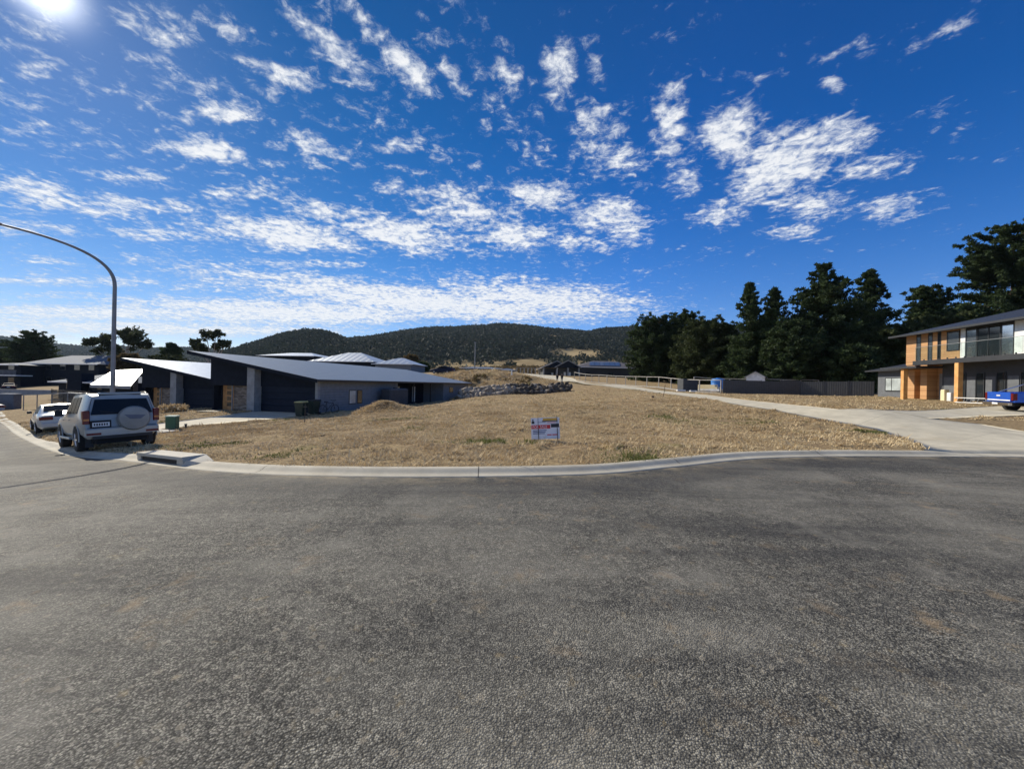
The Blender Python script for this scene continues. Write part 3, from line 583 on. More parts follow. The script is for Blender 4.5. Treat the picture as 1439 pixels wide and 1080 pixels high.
def sedan(label,paint,name='parked_sedan',cat='car',rear_h=0.0,simple=False):
    r=root(name,label,cat); S=station
    st=[S(-2.35,.60,.34,.70,.42,.78,.70,.72,.90,.62,.93,.95,-2.30),
        S(-2.15,.70,.24,.82,.36,.86,.68,.78,.93,.66,.97+rear_h,.99+rear_h),
        S(-1.55,.72,.20,.84,.34,.88,.66,.80,.95,.68,1.02+rear_h*1.2,1.04+rear_h*1.2),
        S(-.95,.72,.20,.84,.34,.89,.66,.82,.94,.60,1.36,1.39),
        S(0,.72,.20,.84,.34,.89,.66,.82,.93,.61,1.39,1.43),
        S(.55,.72,.20,.84,.34,.89,.65,.81,.92,.59,1.33,1.37,.40),
        S(1.15,.72,.20,.84,.34,.88,.64,.79,.90,.74,.93,.95),
        S(1.95,.70,.22,.82,.36,.85,.60,.74,.78,.66,.82,.84),
        S(2.35,.58,.30,.68,.40,.72,.56,.62,.66,.5,.69,.70)]
    loft_body('body',st,paint,r,[] if simple else [(-1.35,.30,.36,1.2),(1.38,.30,.36,1.2)])
    side_glass(r,st,3,4,.10,.88,(-.35,.05),(.42,.45),'rear_side_window'); side_glass(r,st,3,4,.10,.88,(.48,.50),(.99,.99),'rear_door_window'); side_glass(r,st,4,5,.10,.88,(.03,.03),(1.25,1.0),'front_door_window')
    h=rear_h*1.2
    MB().panel([(-1.50,.60,1.07+h),(-.99,.55,1.36),(-.99,-.55,1.36),(-1.50,-.60,1.07+h)][::-1],.012,.008).build('rear_window',M['cglassd'],r)
    MB().panel([(.44,.54,1.34),(1.10,.68,.97),(1.10,-.68,.97),(.44,-.54,1.34)][::-1],.012,.012).build('windscreen',M['cglassd'],r)
    if not simple: MB().box(-2.0,2.0,-.6,.6,.18,.6).build('underbody',M['dark'],r)
    for s in (1,-1):
        y0,y1=sorted((s*.36,s*.80)); MB().bbox(-2.375,-2.12,y0,y1,.70,.86,.012).build('tail_light',M['red'],r)
        y0,y1=sorted((s*.40,s*.68)); MB().bbox(2.20,2.36,y0,y1,.58,.68,.01).build('headlight',M['clear'],r)
        y0,y1=sorted((s*.86,s*1.02)); MB().bbox(.55,.70,y0,y1,.93,1.06,.015).build('door_mirror',M['black'],r)
        for hx in (-1.35,1.38): wheel(r,hx,s*.78,.31,.21,s)
    MB().box(-2.386,-2.375,-.18,.18,.62,.73).build('number_plate',M['white'],r)
    MB().bbox(-2.42,-2.2,-.74,.74,.36,.56,.03).build('rear_bumper',paint,r)
    return r
def place(r,x,y,head,z=None,pitch=0,off=0):
    # seat the wheels on the local surface
    c,s=math.cos(head),math.sin(head); hgt=[]
    P=np.array([(x+c*a-s*b,y+s*a+c*b) for a in (1.36,-1.36) for b in (.8,-.8)])
    dd=kerb_dist(P[:,0],P[:,1]); zz=G(P[:,0],P[:,1])+np.where(dd>.3,.10,.01)+off
    pit=math.atan2((zz[0]+zz[1]-zz[2]-zz[3])/2,2.72); rl=math.atan2((zz[0]+zz[2]-zz[1]-zz[3])/2,1.6)
    r.location=(x,y,zz.mean() if z is None else z); r.rotation_euler=(rl,-pit,head)
    return r
hd=math.atan2(.559,-.829)
car=suv('silver four wheel drive with a round spare wheel cover, parked over the kerb')
c_,s_=math.cos(hd),math.sin(hd)
# rear-left tyre contact sits at (107,633)
PL=W(107,635,12.35); cx=PL.x-(c_*-1.42-s_*.92); cy=PL.y-(s_*-1.42+c_*.92)
place(car,cx,cy,hd,off=-.02)
sd=sedan('white sedan parked at the kerb just ahead of the silver four wheel drive',M['wcar'])
PL=W(50,608,19.4); h2=hd-R(2); cx=PL.x-(math.cos(h2)*-1.35-math.sin(h2)*.88); cy=PL.y-(math.sin(h2)*-1.35+math.cos(h2)*.88); place(sd,cx,cy,h2)

def ute(label):
    r=root('parked_ute',label,'car'); S=station
    st=[S(-.55,.72,.42,.86,.58,.92,.92,.87,1.14,.66,1.70,1.73,-.42),
        S(-.35,.74,.40,.88,.56,.93,.92,.88,1.15,.68,1.76,1.79,-.25),
        S(.35,.74,.40,.88,.56,.93,.92,.88,1.14,.68,1.78,1.82),
        S(1.0,.74,.40,.88,.56,.93,.92,.87,1.12,.66,1.74,1.78,.85),
        S(1.65,.74,.40,.88,.56,.92,.90,.86,1.10,.80,1.14,1.17),
        S(2.45,.72,.44,.86,.60,.88,.86,.80,1.02,.74,1.06,1.09),
        S(2.75,.64,.48,.76,.62,.78,.80,.70,.94,.6,.97,.98)]
    loft_body('cab',st,M['blue'],r,[(1.95,.38,.44,1.2)])
    side_glass(r,st,1,2,.10,.86,(.02,.02),(.94,.94),'rear_door_window'); side_glass(r,st,2,3,.10,.86,(.05,.05),(1.0,1.0),'front_door_window')
    MB().panel([(-.53,.70,1.2),(-.46,.60,1.66),(-.46,-.60,1.66),(-.53,-.70,1.2)][::-1],.012,.012).build('rear_window',M['cglassd'],r)
    MB().panel([(.93,.60,1.76),(1.60,.74,1.18),(1.60,-.74,1.18),(.93,-.60,1.76)][::-1],.012,.0).build('windscreen',M['cglassd'],r)
    b=MB()
    b.bbox(-2.42,-.6,.84,.92,.60,1.16,.015); b.bbox(-2.42,-.6,-.92,-.84,.60,1.16,.015); b.box(-2.42,-.6,-.84,.84,.60,.66); b.box(-.68,-.6,-.84,.84,.6,1.16)
    b.build('tray',M['blue'],r)
    tg=MB().bbox(-2.50,-2.425,-.76,.76,.66,1.17,.012).build('tailgate',M['blue'],r)
    MB().box(-2.515,-2.50,-.12,.12,.93,1.01).build('badge',M['clear'],tg)
    MB().box(-2.508,-2.50,-.74,.74,.68,.74).build('stripe',M['white'],tg)
    b=MB(); b.bbox(-2.66,-2.48,-.88,.88,.42,.60,.03); b.build('rear_bumper',M['chrome'],r); MB().box(-2.1,2.3,-.45,.45,.36,.6).build('chassis',M['dark'],r)
    MB().box(-2.672,-2.66,-.18,.18,.46,.56).build('number_plate',M['white'],r)
    b=MB()
    b.tube([(-.75,.80,1.16),(-.62,.68,1.74),(-.62,-.68,1.74),(-.75,-.80,1.16)],.035,8); b.tube([(-.62,.66,1.72),(-1.9,.84,1.18)],.03,8); b.tube([(-.62,-.66,1.72),(-1.9,-.84,1.18)],.03,8); b.build('sports_bar',M['chrome'],r,smooth=True)
    for s in (1,-1):
        y0,y1=sorted((s*.77,s*.925)); MB().bbox(-2.50,-2.3,y0,y1,.72,1.12,.012).build('tail_light',M['red'],r)
        y0,y1=sorted((s*.92,s*1.1)); MB().bbox(1.1,1.25,y0,y1,1.12,1.3,.015).build('door_mirror',M['black'],r)
        for hx in (-1.35,1.95): wheel(r,hx,s*.80,.38,.26,s)
        b=MB(); b.tube([(-1.35+.48*math.cos(a),s*.93,.42+.48*math.sin(a)) for a in np.linspace(.1,math.pi-.1,12)],.04,6); b.build('arch_flare',M['black'],r,smooth=True)
        y0,y1=sorted((s*.84,s*.925)); b=MB(); b.box(-.62,-.5,y0,y1,.6,1.1); b.build('sill_gap',M['black'],r)
    return r
ut=ute('bright blue ute parked in front of the two storey house')
hu=math.atan2(-.29,.956); PR=W(1385,560,24.0)
ux=PR.x-(math.cos(hu)*-2.5-math.sin(hu)*.88); uy=PR.y-(math.sin(hu)*-2.5+math.cos(hu)*.88)
place(ut,ux,uy,hu,off=-.04)
# far cars
dk=sedan('dark blue car parked above the boulder wall, beside the roof of the long grey unit',M['navy'],rear_h=.18,simple=True)
p=W(622,524,74); dk.location=(p.x,p.y,gf(p.x,p.y)); dk.rotation_euler=(0,0,R(165))
bk=sedan('black car under the balcony of the dark house at far left',M['navy'],name='parked_car',simple=True)
p=W(13,545,74); bk.location=(p.x,p.y,gf(p.x,p.y)); bk.rotation_euler=(0,0,R(140))
ec=sedan('white car on the grass, cut by the left edge of the photo',M['wcar'],name='parked_car',simple=True)
p=W(-27,580,38); ec.location=(p.x,p.y,gf(p.x,p.y)); ec.rotation_euler=(0,0,R(160))

# ------------------------------------------------------------------ street lamp
bp_=(-17.6,17.1); zb=gf(*bp_)
r=root('street_lamp','tall galvanised street lamp with a long curved arm, behind the silver four wheel drive','street lamp',(*bp_,zb))
n_=Vector((-.56,-.83,0)); top=W(0,315,14.5)
P=[Vector((0,0,0)),Vector((0,0,3)),Vector((0,0,W(163,402,17.1).z-zb))]
MB().tube(P,[.095,.08,.068],12).build('pole',M['galv'],r,smooth=True)
b0=P[-1]; e=top-Vector((bp_[0],bp_[1],zb)); pts=[]
for k in range(17):
    t=k/16; c1=b0+Vector((0,0,1.5)); pts.append(b0*(1-t)**2+ (c1-Vector((0,0,0)))*2*t*(1-t)+e*t*t)
MB().tube(pts,[.068-.028*k/16 for k in range(17)],10).build('arm',M['galv'],r,smooth=True)
b=MB(); dirv=(e-b0); dirv.z=0; dirv.normalize(); q=[e+dirv*t+Vector((0,0,.0+dz_)) for t,dz_ in ((-.05,0),(.1,.02),(.35,.02),(.6,-.02),(.72,-.05))]
b.tube(q,[.045,.085,.12,.10,.03],10); h=b.build('lamp_head',M['galv'],r,smooth=True); b=MB(); b.tube([e+dirv*.2+Vector((0,0,-.06)),e+dirv*.4+Vector((0,0,-.075)),e+dirv*.6+Vector((0,0,-.07))],[.06,.09,.04],10); b.build('lens',M['clear'],h,smooth=True)
MB().lathe([(.2,-.05),(.2,.03),(.14,.06)],(0,0,0),16).build('base_plate',M['galv'],r)

# ------------------------------------------------------------------ long skillion-roofed unit (and its neighbour)
va=math.atan2(-.2135,.977)
def unit():
    r=root('skillion_unit','long grey unit with a zinc skillion roof and dark double garage, nearest of the row','house',(-14,28,-.78),va)
    Ld=33.5
    # roof plane
    def zr(u): return 2.55+(-(u-.55))*(1.98/11.4)
    q=[(-10.9,-.75,zr(-10.9)),(.55,-.75,zr(.55)),(.55,Ld+.5,zr(.55)),(-10.9,Ld+.5,zr(-10.9))]
    MB().slab(q,.06).build('roof',M['roof'],r)
    b=MB(); b.hexa([(-10.9,-.80,zr(-10.9)-.24),(.55,-.80,zr(.55)-.24),(.55,-.755,zr(.55)-.24),(-10.9,-.755,zr(-10.9)-.24)],[(-10.9,-.80,zr(-10.9)+.01),(.55,-.80,zr(.55)+.01),(.55,-.755,zr(.55)+.01),(-10.9,-.755,zr(-10.9)+.01)],0); b.build('fascia',M['slatefac'],r)
    MB().box(.555,.66,-.75,Ld+.5,zr(.55)-.16,zr(.55)-.03).build('gutter',M['frame'],r)
    # gable wall above openings (triangular band), follows roof
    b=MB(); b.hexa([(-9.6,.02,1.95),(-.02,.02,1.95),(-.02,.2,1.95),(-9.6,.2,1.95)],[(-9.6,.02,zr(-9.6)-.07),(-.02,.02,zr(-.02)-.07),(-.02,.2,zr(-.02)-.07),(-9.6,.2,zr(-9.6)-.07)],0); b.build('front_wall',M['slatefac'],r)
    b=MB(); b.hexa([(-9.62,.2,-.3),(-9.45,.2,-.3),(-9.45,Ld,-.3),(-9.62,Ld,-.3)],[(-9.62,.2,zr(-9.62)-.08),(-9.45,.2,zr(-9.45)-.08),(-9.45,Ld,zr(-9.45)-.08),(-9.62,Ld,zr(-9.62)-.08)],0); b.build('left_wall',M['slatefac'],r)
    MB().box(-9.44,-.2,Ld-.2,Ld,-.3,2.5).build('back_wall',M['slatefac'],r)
    # side wall with the verandah gap
    b=MB(); b.box(-.18,0,.0,11.5,-.3,2.42); MB().box(-.18,0,23.5,Ld,-.3,2.42).build('rear_side_wall',M['wallblue'],r); b.build('side_wall',M['wallblue'],r); MB().box(-2.85,-.185,11.3,11.48,-.3,2.40).build('return_wall',M['wallblue'],r); MB().box(-2.85,-.185,23.52,23.7,-.3,2.40).build('return_wall',M['wallblue'],r); MB().box(-3.0,-2.85,11.5,23.5,-.3,2.95).build('verandah_wall',M['slatefac'],r)  # verandah wall coloured charcoal to paint the shade of the opening
    for yy in (15,19.5): MB().box(-.12,.0,yy,yy+.12,-.3,2.42).build('verandah_post',M['frame'],r)
    # facade
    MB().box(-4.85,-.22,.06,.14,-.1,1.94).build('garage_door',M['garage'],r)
    MB().box(-.21,.012,-.02,.22,-.3,2.42).build('corner_pier',M['greyr'],r)
    MB().bbox(-5.6,-4.95,-.55,.10,-.3,zr(-5.3)-.1,.01).build('pillar',M['greyr'],r)
    MB().box(-7.7,-5.62,.3,.55,-.3,zr(-5.62)-.2).build('stone_wall',M['stone'],r)
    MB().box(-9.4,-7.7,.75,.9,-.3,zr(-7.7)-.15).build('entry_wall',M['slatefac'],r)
    MB().box(-9.44,-.2,-1.2,1.1,-.3,.02).build('porch_slab',M['conc'],r)
    d=MB().box(-9.15,-8.0,.68,.745,.03,2.1).build('front_door',M['wood'],r)
    for k in range(4): MB().box(-8.75,-8.3,.665,.678,.32+k*.44,.62+k*.44).build('pane',M['glass'],d)
    MB().box(-9.38,-9.17,.68,.745,.03,2.1).build('side_light',M['glass'],r)
    MB().tube([(-7.78,.25,-.2),(-7.78,.25,2.1)],.045,8).build('downpipe',M['greyr'],r)
    MB().tube([(.06,10.9,-.2),(.06,10.9,2.4)],.05,8).build('downpipe',M['greyr'],r)
    for (y0,y1,z0,z1,m) in ((3.6,4.5,.6,1.75,'white'),(4.7,5.4,.6,1.75,'glass')):
        w=MB().box(.0,.03,y0,y1,z0,z1).build('window',M['frame'],r); MB().box(.03,.038,y0+.06,y1-.06,z0+.06,z1-.06).build('pane',M['cglass' if m=='white' else 'glass'],w)
    for (y0,y1,z0,z1,m) in ((12.6,14.2,1.3,2.1,'cglass'),(16.5,17.1,1.2,2.0,'cglass'),(20.2,21.1,0,2.0,'white')):
        w=MB().box(-2.85,-2.82,y0,y1,z0,z1).build('window' if z0 else 'side_door',M['frame'],r); MB().box(-2.82,-2.81,y0+.06,y1-.06,z0+.06,z1-.06).build('pane' if z0 else 'door_leaf',M[m],w)
    w=MB().box(.0,.03,25.5,26.9,1.2,1.95).build('window',M['frame'],r); MB().box(.03,.038,25.56,26.84,1.26,1.89).build('pane',M['glass'],w)
    return r
ua=unit()
ub=copy_tree(ua); ub.location=(-23.9,32.8,-1.2); tag(ub,'charcoal unit with a bright skillion roof, behind and left of the nearest unit','house')
for ch in ub.children:
    if ch.name.startswith('roof'):
        ch.data=ch.data.copy(); ch.data.materials[0]=M['roofw']  # same roof as the nearest unit, sun glare put into a paler colour
    if ch.name.startswith('side_wall') or ch.name.startswith('corner_pier') : pass
# water tank and junk by the side wall of the nearest unit
def loc_u(u,v,z=0):
    c,s=math.cos(va),math.sin(va); return Vector((-14+c*u-s*v,28+s*u+c*v,-.78+z))
p=loc_u(1.0,9.2); r=root('water_tank','dark slim water tank against the side wall of the long grey unit','tank',(p.x,p.y,gf(p.x,p.y)-.05),va)
MB().bbox(-.5,.5,-1.7,1.7,0,1.85,.12).build('tank_body',M['cladding'],r); MB().tube([(0,0,1.8),(0,0,1.95)],.2,12).build('inlet',M['frame'],r)
def bin_(label,x,y,rz,body,lid,group='wheelie bins beside the garage door'):
    z=gf(x,y); r=root('wheelie_bin',label,'bin',(x,y,z),rz,group)
    b=MB(); b.hexa([(-.22,-.26,.06),(.22,-.26,.06),(.22,.2,.06),(-.22,.2,.06)],[(-.29,-.34,.98),(.29,-.34,.98),(.29,.33,.98),(-.29,.33,.98)],0); b.build('bin_body',body,r)
    b=MB(); b.hexa([(-.31,-.37,.98),(.31,-.37,.98),(.31,.36,.98),(-.31,.36,.98)],[(-.27,-.33,1.03),(.27,-.33,1.03),(.27,.33,1.07),(-.27,.33,1.07)],0); b.build('lid',lid,r)
    for s in (1,-1): MB().lathe([(.10,-.03),(.10,.03)],(0,0,0),14,'x').build('wheel',M['black'],r).location=(s*.24,.28,.10)
    MB().tube([(-.24,.38,.96),(.24,.38,.96)],.02,6).build('handle',M['black'],r)
for px,D,lb,lid in ((423,26.6,'dark green wheelie bin with a yellow lid beside the garage door, nearest the steel stake',M['binlid']),(441,27.4,'dark wheelie bin with a dark lid at the corner of the garage',M['black'])):
    p=W(px,582,D); bin_(lb,p.x,p.y,va+(.2 if px<430 else -.1),M['binm'],lid)
p=W(462,580,28); r=root('bicycle','dark bicycle leaning on the side wall of the grey unit beside the bins','bicycle',(p.x,p.y,gf(p.x,p.y)),R(65))
for s in (-.52,.52):
    MB().tube([(s+.33*math.cos(a),0,.34+.33*math.sin(a)) for a in np.linspace(0,2*math.pi,19)],.022,6,False).build('wheel',M['black'],r,smooth=True)
b=MB(); b.tube([(-.52,0,.34),(-.12,0,.32),(.36,0,.82),(.52,0,.34)],.02,6); b.tube([(-.12,0,.32),(-.22,0,.86)],.02,6); b.tube([(-.2,0,.78),(.34,0,.82)],.02,6); b.tube([(-.52,0,.34),(-.2,0,.78)],.015,6); b.build('frame',M['frame'],r,smooth=True)
MB().bbox(-.36,-.1,-.06,.06,.86,.92,.01).build('saddle',M['black'],r); MB().tube([(.38,-.28,1.0),(.34,0,.96),(.38,.28,1.0)],.015,6).build('handlebar',M['black'],r)
# steel stake with a crosspiece on the grass
p=W(428,597,20.5); r=root('survey_stake','thin dark steel stake standing in the dry grass in front of the bins','stake',(p.x,p.y,gf(p.x,p.y)-.05))
MB().tube([(0,0,0),(.02,0,1.05)],.018,6).build('rod',M['frame'],r); MB().box(-.12,.12,-.012,.012,.9,.93).build('cap',M['frame'],r)
p=ground_px(935,548); p2=W(932,562,30); r=root('survey_stake','leaning brown stake at the edge of the driveway in front of the rail fence','stake',(p2.x,p2.y,gf(p2.x,p2.y)-.05))
MB().tube([(0,0,0),(.12,0,1.0)],.02,6).build('rod',M['bark'],r); MB().tube([(-.8,0,.16),(-.8,.05,-.05)],.09,7).build('stub',M['bark'],r)
# green power pillar and peg near the path
p=W(242,604,19.6); r=root('power_pillar','short green electrical pillar on the verge beside the concrete path','utility pillar',(p.x,p.y,gf(p.x,p.y)),R(15))
MB().bbox(-.22,.22,-.18,.18,-.05,.62,.02).build('cabinet',M['pil'],r); MB().bbox(-.24,.24,-.2,.2,.62,.68,.015).build('lid',mat('pillar_lid',(.3,.42,.34),.6),r)
p=W(261,602,19.8); r=root('marker_peg','small dark peg on the grass just right of the green pillar','peg',(p.x,p.y,gf(p.x,p.y))); MB().tube([(0,0,-.05),(0,0,.22)],[.05,.045],8).build('peg_shaft',M['frame'],r); MB().lathe([(.07,.2),(.05,.26)],(0,0,0),8).build('cap',M['frame'],r)
p=W(224,609,18.6); o=MB().bbox(-.75,.75,-.4,.4,-.06,.05,.02).build('pit_cover',M['pit']); o.location=(p.x,p.y,gf(p.x,p.y)+.02); o.rotation_euler=(0,0,va); tag(o,'flat pale concrete pit cover on the verge in front of the green pillar','pit cover')
p=W(330,576,27); 

# ------------------------------------------------------------------ dirt pile
def heap(name,label,c,rx,ry,h,seed,mat_):
    n=36; m=14; V=[]; 
    for i in range(m):
        rr=i/(m-1)
        for k in range(n):
            a=2*math.pi*k/n; x=rr*rx*math.cos(a)*1.25; y=rr*ry*math.sin(a)*1.25
            z=h*(math.exp(-2.6*rr*rr)-math.exp(-2.6))*1.08+.16*h*float(fbm(np.array([x*2.2+seed]),np.array([y*2.2]),4)[0])*(1-rr)
            gx_,gy_=c[0]+x,c[1]+y; z+=.30*h*abs(float(fbm(np.array([x*1.3+seed*3]),np.array([y*1.3]),3)[0]))*(1-rr)**.5; V.append((x,y,gf(gx_,gy_)+z-.03*rr))
    z0=gf(*c); V=[(x,y,z-z0) for x,y,z in V]
    f=[(i*n+k,i*n+(k+1)%n,(i+1)*n+(k+1)%n,(i+1)*n+k) for i in range(m-1) for k in range(n)]
    b=MB(); b.add(V,[q[::-1] for q in f]); o=b.build(name,mat_,smooth=True); o.location=(c[0],c[1],z0); tag(o,label,'dirt pile')
    VV=np.array(V); ii=rng.integers(0,len(VV),5200); jj=np.minimum(ii+1,len(VV)-1); P_=VV[ii]+rng.normal(0,.10,(5200,3))*np.array([1,1,.12]); w_=blades('dry_grass',P_+np.array([c[0],c[1],z0]),np.full(5200,.09),[M['straw'],M['greenb']],np.zeros(5200,int),nb=3,lean=1.6)
    w_.parent=o; w_.location=(-c[0],-c[1],-z0); return o
p=W(538,580,26.5); heap('dirt_pile','low pile of dirt grown over with dry grass beside the long grey unit',(p.x,p.y),2.1,1.4,.66,3,M['ground'])
x=rng.normal(p.x,1.0,1500); y=rng.normal(p.y,.8,1500); 
# ------------------------------------------------------------------ sign
p=W(768,621,11.3); gzs=gf(p.x,p.y)-.06; r=root('for_sale_sign','white real estate board with a red band, standing crooked on the dry grass','sign',(p.x,p.y,gzs),R(-4))
tiltm=Matrix.Rotation(R(-3.5),4,'Y')@Matrix.Rotation(R(-6),4,'X')
def sb(name,x0,x1,z0,z1,mt,yf=-.012,par=None,th=.004):
    b=MB(); b.box(x0,x1,yf-th,yf,z0,z1); b.v=[tuple(tiltm@Vector(v)) for v in b.v]; return b.build(name,mt,par or r)
b=MB(); b.box(-.43,.40,-.006,.006,.12,.74); b.v=[tuple(tiltm@Vector(v)) for v in b.v]; bd=b.build('board',M['white_s'],r)
sb('red_band',-.42,.13,.42,.53,M['red_s'],-.008,bd); sb('black_band',.15,.385,.45,.555,M['blk_s'],-.008,bd); sb('sticker',-.08,.33,.66,.72,M['yel_s'],-.008,bd); sb('sticker_edge',-.10,.35,.625,.655,mat('sign_brown',(.12,.07,.02),.6),-.008,bd)
sb('logo',-.41,-.33,.57,.64,M['blk_s'],-.008,bd); sb('logo_stem',-.385,-.355,.64,.70,M['blk_s'],-.008,bd); sb('header_lines',-.24,.0,.60,.615,M['blue_s'],-.008,bd); sb('header_lines',.04,.30,.585,.60,M['red_s'],-.008,bd)
for k in range(3): sb('text_line',-.38,.02-.03*k,.36-.045*k,.385-.045*k,M['blue_s'],-.008,bd)
sb('text_line',.03,.16,.225,.255,M['red_s'],-.008,bd); sb('text_line',.18,.33,.225,.255,M['red_s'],-.008,bd)
def text3d(s_,size,x,z,mt,par,yf):
    cu=bpy.data.curves.new('txt','FONT'); cu.body=s_; cu.size=size; cu.extrude=.001; to=bpy.data.objects.new('lettering',cu); C.objects.link(to)
    bpy.context.view_layer.update(); me=bpy.data.meshes.new_from_object(to.evaluated_get(bpy.context.evaluated_depsgraph_get())); bpy.data.objects.remove(to)
    mm=tiltm@Matrix.Translation((x,yf,z))@Matrix.Rotation(R(90),4,'X'); me.transform(mm); me.materials.clear(); me.materials.append(mt)
    o=bpy.data.objects.new('lettering',me); C.objects.link(o); o.parent=par; return o
text3d('FOR SALE',.10,-.39,.44,M['white_s'],bd,-.016)
for s in (-.22,.33):
    b=MB(); b.tube([(s,-.02,-.06),(s,-.02,.42)],.010,6); b.tube([(s,-.02,.4),(s,-.02,.80)],.006,6); b.v=[tuple(tiltm@Vector(v)) for v in b.v]; b.build('leg',M['black'],r)

# ------------------------------------------------------------------ two storey house
P1=Vector((36.6,36.0)); FZ=1.2
hr=math.atan2(-.988,-.154)
r=root('two_storey_house','modern two storey house with orange timber cladding, glass balcony and dark roof at the right','house',(P1.x,P1.y,FZ),hr)
LH=17
def hb(name,x0,x1,y0,y1,z0,z1,m,par=None,**k): return MB().box(x0,x1,y0,y1,z0,z1).build(name,M[m],par or r,**k)
hb('upper_wall',0,LH,.02,9,3.05,5.75,'cladding'); hb('ground_wall',3.5,LH,.02,9,-.4,3.0,'cladding'); hb('entry_wall',0,3.5,.8,9,-.4,3.0,'cedar')
# cedar cladding blades upstairs
for a,b_ in ((-.02,1.0),(1.5,2.15),(2.62,3.05),(3.4,5.02)): hb('cedar_cladding',a,b_,-.03,.018,3.05,5.72,'cedar')
hb('cedar_cladding',1.0,1.5,-.03,.018,3.05,3.3,'cedar'); hb('cedar_cladding',2.15,2.62,-.03,.018,3.05,3.3,'cedar'); hb('cedar_end',-.05,-.022,-.03,9,3.05,5.72,'cedar')
def win(x0,x1,z0,z1,y=.018,pm='glass',par=None,mull=0):
    w=MB(); w.box(x0,x1,y-.06,y-.001,z0,z0+.06); w.box(x0,x1,y-.06,y-.001,z1-.06,z1); w.box(x0,x0+.05,y-.06,y-.001,z0+.06,z1-.06); w.box(x1-.05,x1,y-.06,y-.001,z0+.06,z1-.06)
    for k in range(mull): xx=x0+(x1-x0)*(k+1)/(mull+1); w.box(xx-.025,xx+.025,y-.06,y-.001,z0+.06,z1-.06)
    f=w.build('window',M['frame'],par or r); MB().box(x0+.05,x1-.05,y-.03,y-.002,z0+.06,z1-.06).build('pane',M[pm],f); return f
win(1.02,1.48,3.32,5.6,pm='mirror'); win(2.17,2.6,3.32,5.6,pm='mirror'); win(3.07,3.38,3.3,5.6); win(3.95,5.0,4.0,5.6,y=-.032,pm='mirror')
hb('white_panel',5.04,5.42,-.03,.018,3.1,5.7,'white'); win(5.46,6.3,3.15,5.6,pm='mirror'); win(6.32,7.98,3.15,5.6,mull=1); win(8.0,8.85,3.15,5.6,pm='mirror'); hb('white_panel',8.88,9.5,-.03,.018,3.1,5.7,'white'); win(9.9,12.5,3.15,5.6,mull=2)
# ground floor piers, porch, door
hb('cedar_pier',0,.85,.0,.78,-.35,2.98,'cedar'); hb('cedar_pier',1.45,2.1,.0,.78,-.35,2.98,'cedar')
hb('recess_wall',.86,1.44,.6,.78,-.35,2.98,'wood')
dd=hb('front_door',2.4,3.0,.7,.79,-.2,2.2,'greyr'); hb('handle',2.47,2.51,.66,.7,.8,1.1,'galv',dd)
hb('porch_roof',-.3,3.6,-2.0,-.05,2.62,2.78,'roofd'); hb('porch_slab',-.2,LH,-2.0,1.6,-.8,-.30,'conc')
hb('balcony_slab',3.0,LH,-1.7,0.0,2.9,3.2,'cladding'); hb('balcony_fascia',2.95,LH,-1.76,-1.702,2.86,3.22,'frame')
gp=MB()
for k in range(10):
    x0=3.05+k*1.35; gp.box(x0,x0+1.3,-1.66,-1.648,3.28,4.35)
gb=gp.build('balustrade',mat('balustrade_glass',(.8,.9,.88),.02,trans=1.0,spec=.5,var=.01),r)
MB().box(3.05,LH,-1.67,-1.638,4.352,4.38).build('top_rail',M['galv'],gb)
b=MB()
for k in range(20): b.box(3.2+k*.68,3.26+k*.68,-1.69,-1.62,3.2,3.32)
b.build('clamps',M['frame'],gb)
for xx in (1.9,6.8,11.6): MB().bbox(xx-.16,xx+.16,-1.75,-1.42,-.5,2.88 if xx>3 else 2.62,.01).build('timber_post',M['post'],r)
for x0 in (4.9,6.3,7.75,9.3,10.8): win(x0,x0+.62,.0,2.15)
for x0,x1 in ((3.7,4.8),(5.6,6.25),(7.0,7.7),(8.5,9.2)): hb('sunlit_wall_patch',x0,x1,-.02,.018,-.3,1.85,'midgrey')  # paler rectangles paint the sunlit wall below the balcony's shadow
# roof: hipped, low pitch
b=MB(); e0,e1,f0,f1,zz,zt=-.75,LH+.7,-.85,10,5.75,7.35
V_=[(e0,f0,zz),(e1,f0,zz),(e1,f1,zz),(e0,f1,zz),(e0+5.4,(f0+f1)/2,zt),(e1-5.4,(f0+f1)/2,zt)]
b.add(V_,[(0,1,5,4),(1,2,5),(2,3,4,5),(3,0,4),(0,3,2,1)]); b.build('roof',M['roofd'],r)
b=MB(); b.box(e0-.1,e1,f0-.12,f0-.005,zz-.14,zz+.02); b.box(e0-.12,e0-.005,f0,f1,zz-.14,zz+.02); b.build('gutter',M['frame'],r)
# wing
r2=root('house_wing','single storey grey wing with a wide pale window, left of the two storey house','house',(P1.x,P1.y,FZ),hr)
MB().box(-3.9,-.06,.35,7.5,-.4,2.7).build('wall',M['midgrey'],r2)
w=MB(); w.box(-2.9,-.25,.28,.348,.62,1.95); f=w.build('window',M['frame'],r2); MB().box(-2.78,-.35,.27,.279,.7,1.87).build('pane',M['cglass'],f)  # pane coloured pale to stand in for its bright reflection
for xx in (-2.1,-1.0): MB().box(xx,xx+.05,.25,.269,.7,1.87).build('mullion',M['frame'],f)
b=MB(); b.add([(-4.6,-.3,2.7),(-.06,-.3,2.7),(-.06,8.2,2.7),(-4.6,8.2,2.7),(-1.8,3.2,3.7),(-.06,3.2,3.7),(-1.8,5,3.7),(-.06,5,3.7)],[(0,1,5,4),(4,5,7,6),(6,7,2,3),(3,0,4,6),(0,3,2,1),(1,2,7,5)]); b.build('roof',M['roofd'],r2); MB().box(-4.65,-.06,-.38,-.305,2.57,2.71).build('gutter',M['frame'],r2)
